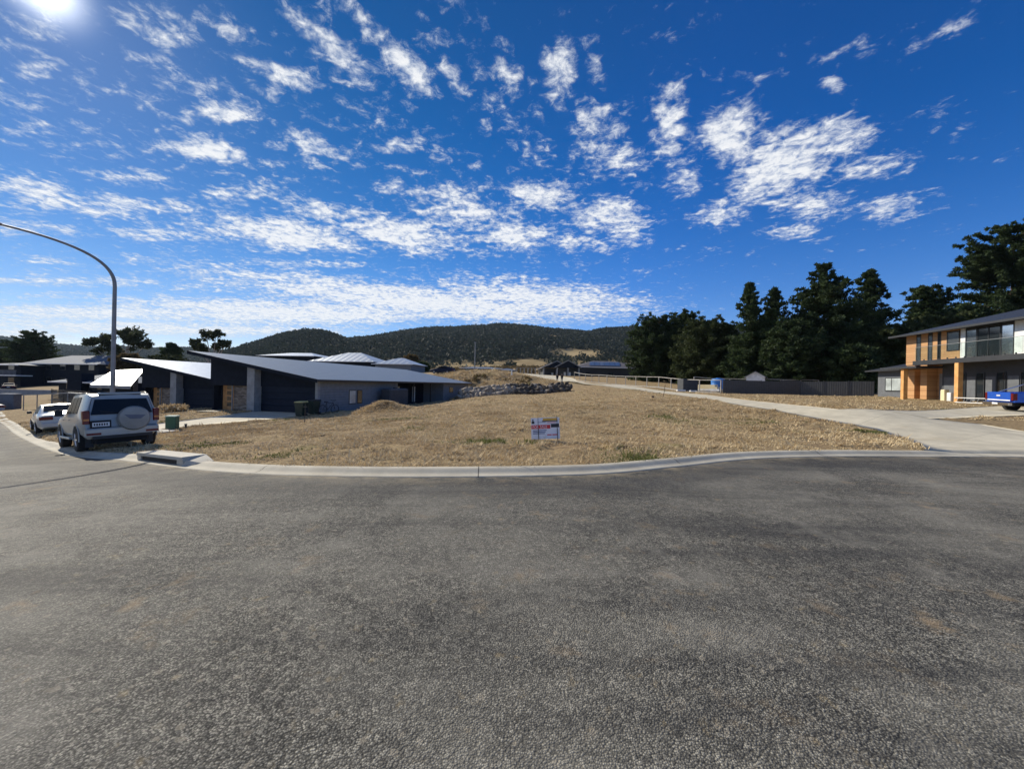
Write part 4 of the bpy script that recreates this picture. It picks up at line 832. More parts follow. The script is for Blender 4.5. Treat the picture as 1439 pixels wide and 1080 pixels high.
# ladder lying by the house, and white offcuts
p=W(1362,566,28.5); r=root('ladder','white aluminium ladder lying on its side along the front of the two storey house','ladder',(p.x,p.y,gf(p.x,p.y)+.02),hr)
b=MB(); b.box(-1.1,2.4,-.03,.03,.02,.07); b.build('stile',M['white'],r); b=MB(); b.box(-1.1,2.4,-.03,.03,.36,.41); b.build('stile',M['white'],r)
for k in range(7): MB().tube([(-.95+k*.5,0,.07),(-.8+k*.5,0,.36)],.02,6).build('rung',M['greyr'],r)
for px,D,h_,lb in ((1327.5,31.5,.95,'tall white carton standing by the front door, left of the ladder'),(1336.5,30.8,.75,'white bag leaning near the left end of the ladder')):
    p=W(px,562,D); o=MB().bbox(-.2,.2,-.16,.16,-.02,h_,.03).build('carton' if px<1330 else 'rubble_bag',M['lumber'] if px<1330 else M['white']); o.location=(p.x,p.y,gf(p.x,p.y)); tag(o,lb.replace('white carton','pale timber block') if px<1330 else lb,'carton' if px<1330 else 'bag')

# ------------------------------------------------------------------ fences
def gzl(p): return gf(p[0],p[1])
def rail_fence(label,pts,h,mt,post_w=.06,bottom=True):
    L_=[Vector((p.x,p.y,0)) for p in pts]; z0=gzl(L_[0]); r=root('rail_fence',label,'fence',(L_[0].x,L_[0].y,z0))
    tp=[]
    for p in L_:
        z=gzl(p); b=MB(); b.box(p.x-post_w,p.x+post_w,p.y-post_w,p.y+post_w,z-.1,z+h); b.build('post',mt,r,world=True); tp.append(Vector((p.x,p.y,z)))
    def strip(name,za,zb,th=.03):
        b=MB()
        for a,c in zip(tp[:-1],tp[1:]):
            n=(c-a); n.z=0; n=n.normalized(); n=Vector((-n.y,n.x,0))*th; b.hexa([a-n+Vector((0,0,za)),c-n+Vector((0,0,za)),c+n+Vector((0,0,za)),a+n+Vector((0,0,za))],[a-n+Vector((0,0,zb)),c-n+Vector((0,0,zb)),c+n+Vector((0,0,zb)),a+n+Vector((0,0,zb))],0)
        b.build(name,mt,r,world=True)
    strip('top_rail',h-.05,h+.04,.06)
    if bottom: strip('bottom_rail',.0,.15,.1)
    return r,tp
ctrl=[W(807,533.5,86),W(840,537.5,75),W(880,541.8,66),W(930,546.5,57),W(975,550.5,50),W(1013,553.5,46.5)]
cc=catmull([(c.x,c.y) for c in ctrl],.2); fp=resamp(cc,15)
rf,tp=rail_fence('long white rail fence curving beside the concrete driveway',[Vector((a[0],a[1],0)) for a in fp],1.6,M['rail'],.05)
b=MB()
for a,c in zip(tp[:-1],tp[1:]):
    b.hexa([a+Vector((0,.04,.15)),c+Vector((0,.04,.15)),c+Vector((0,.06,.15)),a+Vector((0,.06,.15))],[a+Vector((0,.04,1.6)),c+Vector((0,.04,1.6)),c+Vector((0,.06,1.6)),a+Vector((0,.06,1.6))],0)
def mesh_wire():
    m=bpy.data.materials.new('wire_mesh'); nt,N,L=nodes(m); bs=N['Principled BSDF']; bs.inputs['Base Color'].default_value=(.03,.03,.03,1)
    tc=N.new('ShaderNodeTexCoord').outputs['Object']; sp=N.new('ShaderNodeSeparateXYZ'); L.new(tc,sp.inputs[0])
    a1=math_node(N,L,'LESS_THAN',math_node(N,L,'FRACT',math_node(N,L,'MULTIPLY',sp.outputs[2],12)),.14); a2=math_node(N,L,'LESS_THAN',math_node(N,L,'FRACT',math_node(N,L,'MULTIPLY',sp.outputs[0],12)),.14)
    L.new(math_node(N,L,'MAXIMUM',a1,a2),bs.inputs['Alpha']); return m
M['wire']=mesh_wire(); 
# back rail behind the lumber
rail_fence('second thin rail fence behind the lumber and the blue tank',[W(px,547,D) for px,D in ((975,60),(1000,59),(1025,58),(1050,57),(1075,56),(1100,55),(1125,54.5),(1150,54))],1.75,M['rail'],.05,False)
# steel fence
def steel_fence(label,a,b_,n,h,z0f=None):
    r=root('steel_fence',label,'fence',(a.x,a.y,gf(a.x,a.y)),math.atan2(b_.y-a.y,b_.x-a.x)); L=(Vector((b_.x-a.x,b_.y-a.y,0))).length; w=L/n
    for k in range(n):
        x=a.x+(b_.x-a.x)*(k+.5)/n; y=a.y+(b_.y-a.y)*(k+.5)/n; z=gf(x,y)-gf(a.x,a.y)
        MB().box(k*w+.03,(k+1)*w-.03,-.02,.02,z+.02,z+h).build('panel',M['fence'],r)
        MB().box(k*w-.03,k*w+.03,-.035,.035,z-.1,z+h+.05).build('post',M['fence'],r)
    return r
K_=Vector((33.0,44.4,0)); a=W(1016,555.5,45.5)
steel_fence('shaded black looking run of charcoal steel fence between the rail fence and the fence corner',a,K_,4,1.62)
steel_fence('sunlit charcoal corrugated steel fence run ending at the grey wing of the house',K_,Vector((37.6,40.2,0)),3,1.6)
sh=W(1110,556,37)
# lumber stack, box, tank, shed
p=W(994,550.5,52.5); r=root('lumber_stack','long stack of pale yellow timber lying behind the rail fence','lumber',(p.x,p.y,gf(p.x,p.y)),R(-54))
for j in range(3):
    for k in range(5): MB().box(-2.3+.15*random.random()+.1*j,1.9-.3*random.random()-.3*j,-.6+.24*k,-.38+.24*k,.1+.28*j,.37+.28*j).build('board',M['lumber'] if (j+k)%3 else M['white'],r)
for k in (-1.5,0,1.5): MB().box(k,k+.1,-.6,.6,-.05,.1).build('bearer',M['bark'],r)
p=W(1009,545,54); r=root('blue_tank','bright blue plastic tank standing behind the timber stack','tank',(p.x,p.y,gf(p.x,p.y)))
b=MB(); b.lathe([(.88,0),(.9,.1),(.9,.5),(.88,.55),(.9,.6),(.9,1.0),(.88,1.05),(.9,1.1),(.9,1.5),(.75,1.68),(.3,1.75)],(0,0,0),24); b.build('tank_body',M['tank'],r,smooth=True); MB().lathe([(.25,1.72),(.25,1.82)],(0,0,0),16).build('lid',M['tank'],r)
p=W(966,549,52); r=root('dark_crate','dark square crate standing behind the rail fence, left of the timber stack','crate',(p.x,p.y,gf(p.x,p.y)),R(8)); MB().bbox(-1.05,1.05,-.7,.7,0,1.65,.02).build('crate_body',M['cladding'],r)
for zz in (.4,.8): MB().box(-1.07,1.07,-.73,-.705,zz,zz+.06).build('slat',M['frame'],r)
for px,D,w_,lb in ((957,50,.55,'small white bag on the ground at the foot of the dark crate'),(974,50,.42,'white bundle on the ground between the crate and the timber stack')):
    p=W(px,549.5,D); o=MB().bbox(-w_,w_,-.2,.2,0,.22,.05).build('rubble_bag',M['white']); o.location=(p.x,p.y,gf(p.x,p.y)); tag(o,lb,'bag')
p=W(1062,553,55); r=root('garden_shed','small white timber shed with a grey pitched roof behind the steel fence','shed',(p.x,p.y,gf(p.x,p.y)),R(-35))
b=MB(); b.box(-1.1,1.1,-1.5,1.5,0,2.1); b.add([(-1.1,-1.5,2.1),(1.1,-1.5,2.1),(0,-1.5,2.75),(-1.1,1.5,2.1),(1.1,1.5,2.1),(0,1.5,2.75)],[(0,1,2),(5,4,3)]); b.build('wall',M['white'],r)
b=MB(); b.slab([(-1.35,-1.75,1.98),(0,-1.75,2.82),(0,1.75,2.82),(-1.35,1.75,1.98)][::-1],.06); b.slab([(0,-1.75,2.82),(1.35,-1.75,1.98),(1.35,1.75,1.98),(0,1.75,2.82)][::-1],.06); b.build('roof',M['roof'],r); MB().box(1.105,1.12,-.9,.7,.2,1.9).build('door',M['dark'],r)

# ------------------------------------------------------------------ boulder wall
def boulder_mesh(seed):
    import bmesh
    bm=bmesh.new(); bmesh.ops.create_icosphere(bm,subdivisions=2,radius=1); rr=random.Random(seed)
    pl=[(Vector((rr.gauss(0,1),rr.gauss(0,1),rr.gauss(0,1))).normalized(),rr.uniform(.55,.85)) for _ in range(9)]
    for v in bm.verts:
        for n,d_ in pl:
            q=v.co.dot(n)
            if q>d_: v.co-=n*(q-d_)
    me=bpy.data.meshes.new('boulder'); bm.to_mesh(me); bm.free(); me.materials.append(M['rock']); return me
bms=[boulder_mesh(k) for k in range(7)]
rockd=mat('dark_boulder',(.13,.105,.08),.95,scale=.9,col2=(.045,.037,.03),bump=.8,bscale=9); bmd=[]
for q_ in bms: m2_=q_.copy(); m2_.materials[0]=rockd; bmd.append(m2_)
rows_=[(0,.0,.56),(1,.5,.52),(2,.95,.46)]; kk=0
for row,zz,rad in rows_:
    n=46-3*row
    for k in range(n):
        t=(k+.5*(row%2)+rng.uniform(-.2,.2))/n; x=-6.9+t*14.6; y=51.4+row*.45-.6*t+rng.uniform(-.12,.12)
        if row==2 and rng.random()<.25*t: continue
        o=bpy.data.objects.new('boulder',bms[kk%7]); C.objects.link(o); sc=rad*rng.uniform(.75,1.25)*(1-.28*max(0,t-.6))
        o.location=(x,y,float(G(x,51.5))+.1+zz*(1-.35*max(0,t-.5))+.15); o.scale=(sc*1.15,sc*.9,sc*.8); o.rotation_euler=(rng.uniform(-.5,.5),rng.uniform(-.5,.5),rng.uniform(0,6)); kk+=1
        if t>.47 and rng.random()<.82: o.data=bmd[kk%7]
        tag(o,'rough granite boulder in the retaining wall across the back of the lot','boulder','boulders of the retaining wall')

# ------------------------------------------------------------------ generic hip/gable houses of the background
def hip_house(name,label,px,py,D,w,dp,hw,hroof,rz,wall,roof,over=.6,inset=None,wins=3,storeys=1,zf=None,gable=False):
    p=W(px,py,D); z=p.z if zf is None else zf
    r=root(name,label,'house',(p.x,p.y,z),rz); b=MB(); b.box(-w/2,w/2,0,dp,-3,hw)
    if gable: b.add([(-w/2,0,hw),(-w/2,dp,hw),(-w/2,dp/2,hw+hroof*.92),(w/2,0,hw),(w/2,dp,hw),(w/2,dp/2,hw+hroof*.92)],[(0,2,1),(3,4,5)])
    b.build('wall',wall,r)
    ins=(dp/2+over if inset is None else inset) if not gable else 0
    x0,x1,y0,y1=-w/2-over,w/2+over,-over,dp+over
    b=MB(); b.add([(x0,y0,hw),(x1,y0,hw),(x1,y1,hw),(x0,y1,hw),(x0+ins,(y0+y1)/2,hw+hroof),(x1-ins,(y0+y1)/2,hw+hroof)],[(0,1,5,4),(1,2,5),(2,3,4,5),(3,0,4),(0,3,2,1)])
    b.build('roof',roof,r); b=MB(); b.box(x0,x1,y0-.12,y0-.005,hw-.12,hw+.03); b.build('gutter',M['white'] if roof!=M['roofd'] else M['frame'],r)
    for st_ in range(storeys):
        for k in range(wins):
            xx=-w/2+w*(k+.5)/wins; f=MB().box(xx-.8,xx+.8,-.04,-.002,.8+2.8*st_,2.0+2.8*st_).build('window',M['frame'],r); MB().box(xx-.72,xx+.72,-.05,-.041,.87+2.8*st_,1.93+2.8*st_).build('pane',M['glass'],f)
    return r
hip_house('house','house with a bright low pitched roof behind the long unit',402,532,98,14.5,12,7.2-1.4,1.2,R(-6),M['slatefac'],M['roofw'],wins=4,inset=5)
hip_house('house','house with a large ribbed silver hip roof, right of the bright roof',480,533,84,14,10,3.9,2.3,R(-8),M['slatefac'],M['roofrib'],wins=3,inset=6)
hip_house('house','smaller ribbed silver hip roof next to the brown tree, above the long grey unit',552,532,82,8.0,8,3.1,1.55,R(-8),M['wallblue'],M['roofrib'],wins=2,inset=4)
# dark tiled house with solar panels, beside the walkers
hip_house('tiled_house','dark tiled house with blue solar panels behind the curved end of the rail fence',858,533,112,20,13,3.4,2.3,R(4),M['frame'],M['roofbrown'],wins=3)
p=W(858,533,112); r=root('solar_array','row of blue solar panels on the dark tiled roof','solar panels',(p.x,p.y,p.z),R(4))
for k in range(6):
    x0=-6.1+k*1.53; y0,y1=.8,4.8; q=[]
    def zr_(yy): return 3.4+(yy+.6)*2.3/7.1+.10
    MB().panel([(x0,y0,zr_(y0)),(x0+1.44,y0,zr_(y0)),(x0+1.44+1.2,y1,zr_(y1)),(x0+1.2,y1,zr_(y1))],.04).build('panel',M['solar'],r)
def gable_porch(label,px,py,D,w,dp,hw,hroof,rz,name='gabled_house'):
    p=W(px,py,D); r=root(name,label,'house',(p.x,p.y,p.z),rz)
    MB().box(-w/2+.6,w/2-.4,2.2,dp,-2,hw).build('wall',M['cladding'],r)
    b=MB(); b.slab([(-w/2-.5,-.4,hw),(0,-.4,hw+hroof),(0,dp+.3,hw+hroof),(-w/2-.5,dp+.3,hw)][::-1],.12); b.slab([(0,-.4,hw+hroof),(w/2+.5,-.4,hw),(w/2+.5,dp+.3,hw),(0,dp+.3,hw+hroof)][::-1],.12); b.build('roof',M['roofbrown'],r)
    b=MB(); b.add([(-w/2,-.25,hw),(w/2,-.25,hw),(0,-.25,hw+hroof-.12)],[(0,1,2)]); b.add([(-w/2,-.20,hw),(w/2,-.20,hw),(0,-.20,hw+hroof-.12)],[(2,1,0)]); b.build('gable',M['slatefac'],r)
    b=MB(); b.panel([(-w/2-.5,-.42,hw-.1),(0,-.42,hw+hroof-.1),(0,-.42,hw+hroof+.12),(-w/2-.5,-.42,hw+.12)],.04); b.panel([(0,-.42,hw+hroof-.1),(w/2+.5,-.42,hw-.1),(w/2+.5,-.42,hw+.12),(0,-.42,hw+hroof+.12)],.04); b.build('barge_board',M['greyr'],r)
    for k in range(3):
        xx=-w/2+.2+k*(w-.4)/2; MB().box(xx-.2,xx+.2,-.1,.3,-2,hw-.02).build('pillar',M['greyr'],r)
    for xx in (-.9,.5): MB().box(xx-.3,xx+.3,2.1,2.19,.1,2.1).build('window_panel',M['white'],r)
    return r
gable_porch('gabled front porch with pale pillars and white door panels behind the two walkers',782,533,116,8.2,10,3.4,2.1,R(4))
gable_porch('second gabled porch with pale pillars, right behind the walkers and left of the tiled house',798,533,108,6.4,9,3.3,2.0,R(-8))
# low pale shed and post fence left of them
hip_house('cottage','low pale cottage with a blue grey roof at the end of the concrete road',711,529,130,5.6,6,2.0,.7,R(-6),M['greyr'],M['roof'],wins=2,zf=W(711,528,130).z)
hip_house('low_shed','long low shed with a grey roof behind the fill mound',676,527,118,12,6,1.9,.5,R(0),M['cladding'],M['roof'],wins=3,zf=W(676,526,118).z)
L_=[W(px,529,128) for px in np.linspace(726,768,9)]
rail_fence('fence of dark panels and pale posts beyond the road, left of the gabled porches',L_,1.9,M['rail'],.16,False)
p=W(667,523,88); r=root('light_pole','thin grey light pole standing alone in front of the wooded hill','light pole',(p.x,p.y,gf(p.x,p.y))); MB().tube([(0,0,0),(0,0,7.0)],[.14,.09],10).build('pole',M['galv'],r); MB().bbox(-.25,.25,-.12,.12,7.0,7.2,.03).build('lamp_head',M['galv'],r)
p=W(719,532.5,66); r=root('marker_post','small white post with a round foot on the grassy fill mound','post',(p.x,p.y,gf(p.x,p.y))); MB().tube([(0,0,0),(0,0,.75)],[.11,.08],10).build('shaft',M['white'],r); MB().lathe([(.18,-.03),(.15,.08)],(0,0,0),12).build('foot',M['white'],r)

# left group
hip_house('dark_house','dark two storey house with a long blue grey hip roof at far left',88,543,84,19.5,11,4.9,2.2,R(-10),M['slatefac'],M['roofg'],over=.9,wins=5,storeys=2,inset=4)
r=hip_house('dark_house','neighbouring dark house with a pale roof edge and white balcony, cut by the left edge',3,543,82,9.5,10,4.6,.8,R(-8),M['slatefac'],M['roofg'],over=.9,wins=2,storeys=2)
MB().box(2.0,8.0,-2.6,-.1,2.3,2.5).build('balcony',M['white'],r); b=MB()
for k in range(20): b.box(2.1+k*.3,2.14+k*.3,-2.55,-2.5,2.5,3.4)
b.box(2.0,8.0,-2.57,-2.48,3.4,3.46); b.build('balustrade',M['greyr'],r)
hip_house('low_house','low house with grey roof pieces and a dark chimney-like block behind the sedan',118,556,48,8.6,7,1.7,1.1,R(-12),M['slatefac'],M['roofg'],wins=2,inset=3.2)
p=W(104,545,47); o=MB().box(-.85,.85,0,1.5,-.5,1.75).build('dark_shed',M['slatefac']); o.location=(p.x,p.y,p.z); r=o; tag(o,'square dark box shaped structure standing among the grey roofs behind the sedan','shed')
# garage, sun glare put into its white roof colour
z_=lambda *a: W(*a)
p=W(160,575,37); r=root('glare_roof_house','small house with a sun-glare white pitched roof beside the street lamp pole','house',(p.x,p.y,p.z))
q=[W(127,541,36),W(184,543,34.5),W(204,519,46),W(159,521,46)]
MB().panel(q,.08).build('roof',M['roofw'],r,world=True)
zlo=W(127,541,36).z; b=MB(); b.hexa([Vector((q[0].x+.6,q[0].y+.6,p.z-1)),Vector((q[1].x-.4,q[1].y+.6,p.z-1)),Vector((q[2].x-.4,q[2].y-.4,p.z-1)),Vector((q[3].x+.6,q[3].y-.4,p.z-1))],[Vector((q[0].x+.6,q[0].y+.6,q[0].z-.0)),Vector((q[1].x-.4,q[1].y+.6,q[1].z)),Vector((q[2].x-.4,q[2].y-.4,q[2].z-.12)),Vector((q[3].x+.6,q[3].y-.4,q[3].z-.12))],0); b.build('wall',M['slatefac'],r,world=True)
b=MB(); b.panel([q[0]+Vector((0,-.02,-.22)),q[1]+Vector((0,-.02,-.22)),q[1]+Vector((0,-.02,.02)),q[0]+Vector((0,-.02,.02))],.04); b.build('fascia',M['greyr'],r,world=True)
a=Vector((q[0].x+.6,q[0].y+.55,0)); c=Vector((q[1].x-.4,q[1].y+.55,0))
for t in (.15,.55): w0=a.lerp(c,t); w1=a.lerp(c,t+.28); MB().panel([Vector((w0.x,w0.y-.02,p.z+.5)),Vector((w1.x,w1.y-.02,p.z+.5)),Vector((w1.x,w1.y-.02,p.z+1.7)),Vector((w0.x,w0.y-.02,p.z+1.7))],.03).build('window',M['glass'],r,world=True)
# slatted timber screen behind the sedan and wire fence
a=W(73,573,40); b_=W(126,573,37); r=root('timber_screen','dark horizontal slat timber fence behind the white sedan','fence',(a.x,a.y,gf(a.x,a.y)),math.atan2(b_.y-a.y,b_.x-a.x)); Ls=(b_-a).length
for k in range(11): MB().box(0,Ls,-.02,.02,.1+k*.15,.21+k*.15).build('slat',M['timberd'],r)
for k in range(4): MB().box(k*Ls/3-.05,k*Ls/3+.05,-.06,-.022,-.1,1.8).build('post',M['timberd'],r)
rail_fence('thin wire fence on pale rails across the grassy slope behind the cars',[W(px,570,D) for px,D in ((33,36),(52,35),(73,34),(95,33),(120,32),(146,31))],1.35,M['galv'],.025,False)
p=W(13.5,571,40); r=root('blockwork_pier','square grey masonry pier on the grass at far left','pier',(p.x,p.y,gf(p.x,p.y)),R(20)); MB().bbox(-.6,.6,-.5,.5,-.2,1.55,.02).build('pier_body',M['block'],r); MB().bbox(-.66,.66,-.56,.56,1.55,1.66,.02).build('capping',M['greyr'],r)
a=W(0,547,60); c=W(62,541,60)
rw=MB(); rw.box(0,(c-a).length+6,-.2,.2,-1.5,.35); o=rw.build('low_wall',M['greyr']); o.location=(a.x-5,a.y,a.z-.3); o.rotation_euler=(0,0,R(3)); tag(o,'low pale retaining wall along the top of the grassy slope at far left','wall')

# ------------------------------------------------------------------ walkers
def person(label,p,rz,top,legs,stride,group='two people walking'):
    z=float(G(p.x,p.y))+.06; r=root('person',label,'person',(p.x,p.y,z),rz)
    def skin(name,J,E,rad,mt,par):
        me=bpy.data.meshes.new(name); me.from_pydata(J,E,[]); o=bpy.data.objects.new(name,me); C.objects.link(o)
        md=o.modifiers.new('s','SKIN'); sv=me.skin_vertices[0].data if me.skin_vertices else None
        if sv is None:
            bpy.context.view_layer.objects.active=o; return o
        for i,q in enumerate(rad): sv[i].radius=(q,q)
        sv[0].use_root=True; s2=o.modifiers.new('u','SUBSURF'); s2.levels=1
        bpy.context.view_layer.update(); m2=bpy.data.meshes.new_from_object(o.evaluated_get(bpy.context.evaluated_depsgraph_get())); o.modifiers.clear(); o.data=m2; m2.materials.clear(); m2.materials.append(mt); o.parent=par
        m2.polygons.foreach_set('use_smooth',[True]*len(m2.polygons)); return o
    s=stride
    b=MB()
    # continuous body: legs, trunk, neck, arms swept as joined tubes
    b.mi=0
    b.tube([(s*.8,.09,.06),(s*.45,.10,.48),(0,.09,.92)],[.05,.065,.10],10); b.tube([(-s*.9,-.09,.10),(-s*.3,-.10,.5),(0,-.09,.92)],[.05,.065,.10],10)
    b.mi=1
    b.tube([(0,0,.84),(0,0,.98),(0,0,1.2),(0,0,1.38),(0,0,1.46)],[.15,.16,.17,.17,.08],12)
    for q in (1,-1): b.tube([(0,q*.19,1.40),(-q*s*.2,q*.24,1.14),(-q*s*.5+.06,q*.23,.90)],[.065,.05,.035],8)
    b.mi=2; b.lathe([(.05,1.44),(.055,1.50),(.08,1.54),(.10,1.61),(.10,1.67),(.07,1.73),(.02,1.75)],(0,0,0),14)
    for q in (1,-1): b.tube([(-q*s*.5+.06,q*.23,.90),(-q*s*.5+.09,q*.23,.80)],[.035,.02],6)
    b.v=[(x,y*1.0,z_) for x,y,z_ in b.v]
    b.build('body',[legs,top,M['skin']],r,smooth=True)
    MB().lathe([(.105,1.60),(.115,1.67),(.08,1.75),(.02,1.775)],(-.015,0,0),14).build('hair',M['black'],r,smooth=True)
    for q,x0,z0 in ((.09,s*.8,.0),(-.09,-s*.9,.04)): MB().bbox(x0-.08,x0+.2,q-.05,q+.05,z0,z0+.10,.02).build('shoe',M['white'] if legs==M['cloth2'] else M['black'],r)
    return r
person('person in black clothes walking up the concrete driveway, left of the two',W(783,539,78),R(100),M['cloth'],M['cloth'],.22)
person('person in a dark navy jacket walking up the concrete driveway, right of the two',W(789.5,539.5,77),R(95),M['cloth'],M['cloth2'],.28)

# ------------------------------------------------------------------ trees
def leaf_cloud(centers,radii,n_per,size,flat=.6,updir=.3,rg=rng):
    n=len(centers)*n_per; c=np.repeat(centers,n_per,0); rr=np.repeat(radii,n_per)
    d=rg.normal(size=(n,3)); d/=np.linalg.norm(d,axis=1)[:,None]; u=rg.random(n)**.45
    p=c+d*(u*rr)[:,None]*np.array([1,1,flat])
    a=d*.6+rg.normal(size=(n,3))*.6+np.array([0,0,updir]); a/=np.linalg.norm(a,axis=1)[:,None]
    b=np.cross(a,rg.normal(size=(n,3))); b/=np.linalg.norm(b,axis=1)[:,None]
    s=size*rg.uniform(.6,1.3,n)[:,None]
    V=np.stack([p-b*s*.35,p+b*s*.35,p+a*s],1).reshape(-1,3); return V,np.arange(len(V)).reshape(-1,3)
def pine(label,px,base_y,top_y,D,wpx,seed,style='cone',tops=(0.,),mt='leafd',group=None,name='pine_tree',dens=1.0,low=.06):
    rg=np.random.default_rng(seed); p=W(px,base_y,D); z0=gf(p.x,p.y); H=W(px,top_y,D).z-z0; Rm=wpx*D/F/2
    r=root(name,label,'tree',(p.x,p.y,z0),0,group)
    if len(tops)>1:
        for tx in tops: MB().tube([(tx*Rm*.35,0,H*.42),(tx*Rm,0,H*.72),(tx*Rm,0,H*.94)],[.16,.10,.03],8).build('leader',M['bark'],r,smooth=True)
    hk=.5 if len(tops)>1 else .97
    MB().tube([(0,0,-.2),(rg.normal()*.1,0,H*.35*hk),(0,rg.normal()*.15,H*.7*hk),(0,0,H*hk)],[.035*H*.5+.12,.02*H*.5+.1,.06+H*.004,.03],9).build('trunk',M['bark'],r,smooth=True)
    cen=[];rad=[]; limbs=MB()
    for ti,tx in enumerate(tops):
        hh=H*(1 if ti==0 else .97); z=H*low
        while z<hh*.985:
            t=z/hh
            if style=='cone': pr=(1-t)**.78*(1.08-.25*max(0,.25-t)/.25)*(.94+.11*math.sin(t*23+seed*2))
            elif style=='round': pr=math.sqrt(max(0,1-((t-.42)/.60)**2))
            else: pr=(.74+.26*math.sin(t*14+seed))*(1-t)**.5+.08   # layered
            pr=max(pr,.09); nb=rg.integers(5,9)+(3 if style=='layer' else 0)
            for k in range(nb):
                a=rg.uniform(0,2*np.pi); L=Rm*pr*rg.uniform(.62,1.18)*(.62 if len(tops)>1 and t>.45 else 1)
                ox=tx*Rm*(smooth(.25,.75,t)); rise=(.10+.28*t)*L*rg.uniform(.3,1.3); droop=-.10*L*(1-t)
                m=max(2,int(L/.75)); last=None
                for q in np.linspace(.28 if L>1.5 else .2,1,m):
                    cen.append((ox+math.cos(a)*L*q+rg.normal()*.15,math.sin(a)*L*q+rg.normal()*.15,z+rise*q*q+droop*q+rg.normal()*.12)); rad.append((.47+.17*L/4)*(1.15-.35*q)*rg.uniform(.7,1.2)*(1-.30*smooth(.5,.95,t)))
                if L>1.6 and k%2==0: limbs.tube([(ox*.9,0,z-.1),(ox+math.cos(a)*L*.5,math.sin(a)*L*.5,z+rise*.25+droop*.5),(ox+math.cos(a)*L*.9,math.sin(a)*L*.9,z+rise*.8+droop*.9)],[.07,.05,.02],5)
            z+=H*.022*rg.uniform(.7,1.4) if style!='layer' else H*.026*rg.uniform(.6,1.6)
        # bushy leader
        cen.append((tx*Rm,0,hh*.985)); rad.append(.45)
    limbs.build('limbs',M['bark'],r)
    cen=np.array(cen); rad=np.array(rad)
    V,Fc=leaf_cloud(cen,rad,int(40*dens),.36,.62,.55,rg)
    o=mesh_np('crown',V,Fc,M[mt],r); return r
G1='dark pines along the back of the lots'
pine('round topped pine at the left end of the row, beside the tiled house',915,545,446,88,66,1,'round',group=G1,low=.03)
pine('dense dark pine with a bushy flat top, second from the left in the row',957,545,441,88,62,2,'round',group=G1,low=.03)
pine('broad olive pine behind the dark crate and timber stack',990,548,451,74,80,3,'round',group=G1,mt='leafo',low=.02)
pine('small rounded olive pine behind the blue tank, left of the twin topped pine',1018,548,455,74,46,33,'round',group=G1,mt='leafo',low=.02)
pine('tall pine with two pointed tops behind the white garden shed',1066,550,399,64,112,4,'cone',(-.28,.34),group=G1,low=.02)
pine('massive broad pine, tallest of those behind the steel fence',1155,552,370,62,172,5,'cone',(0.,),group=G1,low=.02,dens=1.1)
pine('narrower pointed pine crowding the right side of the massive broad pine',1219,552,378,64,106,6,'cone',group=G1,low=.02)
pine('lower green pine in front of the massive pine, right behind the steel fence',1112,553,455,57,70,7,'round',group=G1,low=.01)
pine('spreading pine with a small domed top above the roof of the grey wing',1300,552,403,66,100,8,'layer',group=G1,low=.04,dens=1.4)
pine('huge layered pine with horizontal boughs towering over the two storey house',1420,552,317,62,215,9,'layer',group=G1,low=.06,dens=1.6)
pine('brownish bushy tree behind the grey wing roof, left of the two storey house',1262,552,462,56,100,10,'round',mt='leafo',name='bushy_tree',low=.01)
pine('low olive tree right above the ridge of the grey wing',1322,552,448,56,100,11,'round',mt='leafo',name='bushy_tree',low=.01)
pine('dark bushy tree behind the upper roof, between the domed pine and the huge layered pine',1362,552,432,58,100,15,'round',name='bushy_tree',low=.01)
pine('dense dark bush at the foot of the narrow pointed pine behind the steel fence',1196,553,490,52,60,12,'round',mt='leafd',name='bushy_tree',low=.01)
pine('dark tree filling the background between the massive pine and the twin topped pine',1112,552,452,75,56,13,'round',group=G1,low=.02)
pine('dark evergreen right of the two storey house roof, partly outside the frame',1490,552,350,66,120,14,'layer',group=G1,low=.08)
# left background
pine('wide domed dark cypress behind the long blue grey roof at far left',46,545,467,120,48,20,'round',name='cypress_tree',low=.02)
pine('dark tree just entering the photo at the left edge beside the domed cypress',-10,545,478,125,30,21,'round',name='cypress_tree',low=.02)
pine('small dark spreading tree between the two gum trees',240,540,483,110,38,22,'layer',name='small_tree',low=.3)
pine('olive brown bush behind the street lamp pole and white roof',180,540,501,58,34,23,'round',mt='leafb',name='bush',low=.01)
pine('low olive bush above the ridge of the second unit',232,540,503,80,46,24,'round',mt='leafg',name='bush',low=.01)
pine('brown shrub right of the smaller ribbed roof',577,530,501,100,22,25,'round',mt='leafb',name='shrub',low=.01,dens=.8)
pine('dark low shrubs right of the brown shrub and left of the dark blue car',592,530,511,92,18,26,'round',mt='leafd',name='shrub',low=.01,dens=.8)
def gum(label,px,base_y,D,clumps,seed,forks):
    rg=np.random.default_rng(seed); p=W(px,base_y,D); z0=gf(p.x,p.y); r=root('gum_tree',label,'tree',(p.x,p.y,z0))
    b=MB(); cen=[];rad=[]
    base=Vector((0,0,-.3)); 
    for (cx,cyy,rp) in clumps:
        q=W(cx,cyy,D)-Vector((p.x,p.y,z0)); q.y=rg.uniform(-1.5,1.5); R_=rp*D/F
        mid=Vector((q.x*.35,q.y*.3,q.z*.55)); b.tube([Vector((0,0,-.3)),Vector((q.x*.06,0,q.z*.3)),mid,q],[.30,.2,.12,.05],7)
        for k in range(int(9+rp)):
            d=rg.normal(size=3); d/=np.linalg.norm(d); cen.append(np.array(q)+d*R_*np.array([1.1,.9,.8])*rg.random()**.5); rad.append(R_*.36*rg.uniform(.6,1.3))
    b.build('trunk',M['gum'],r,smooth=True)
    V,Fc=leaf_cloud(np.array(cen),np.array(rad),34,.52,.7,-.3,rg); mesh_np('crown',V,Fc,M['leafg'],r)
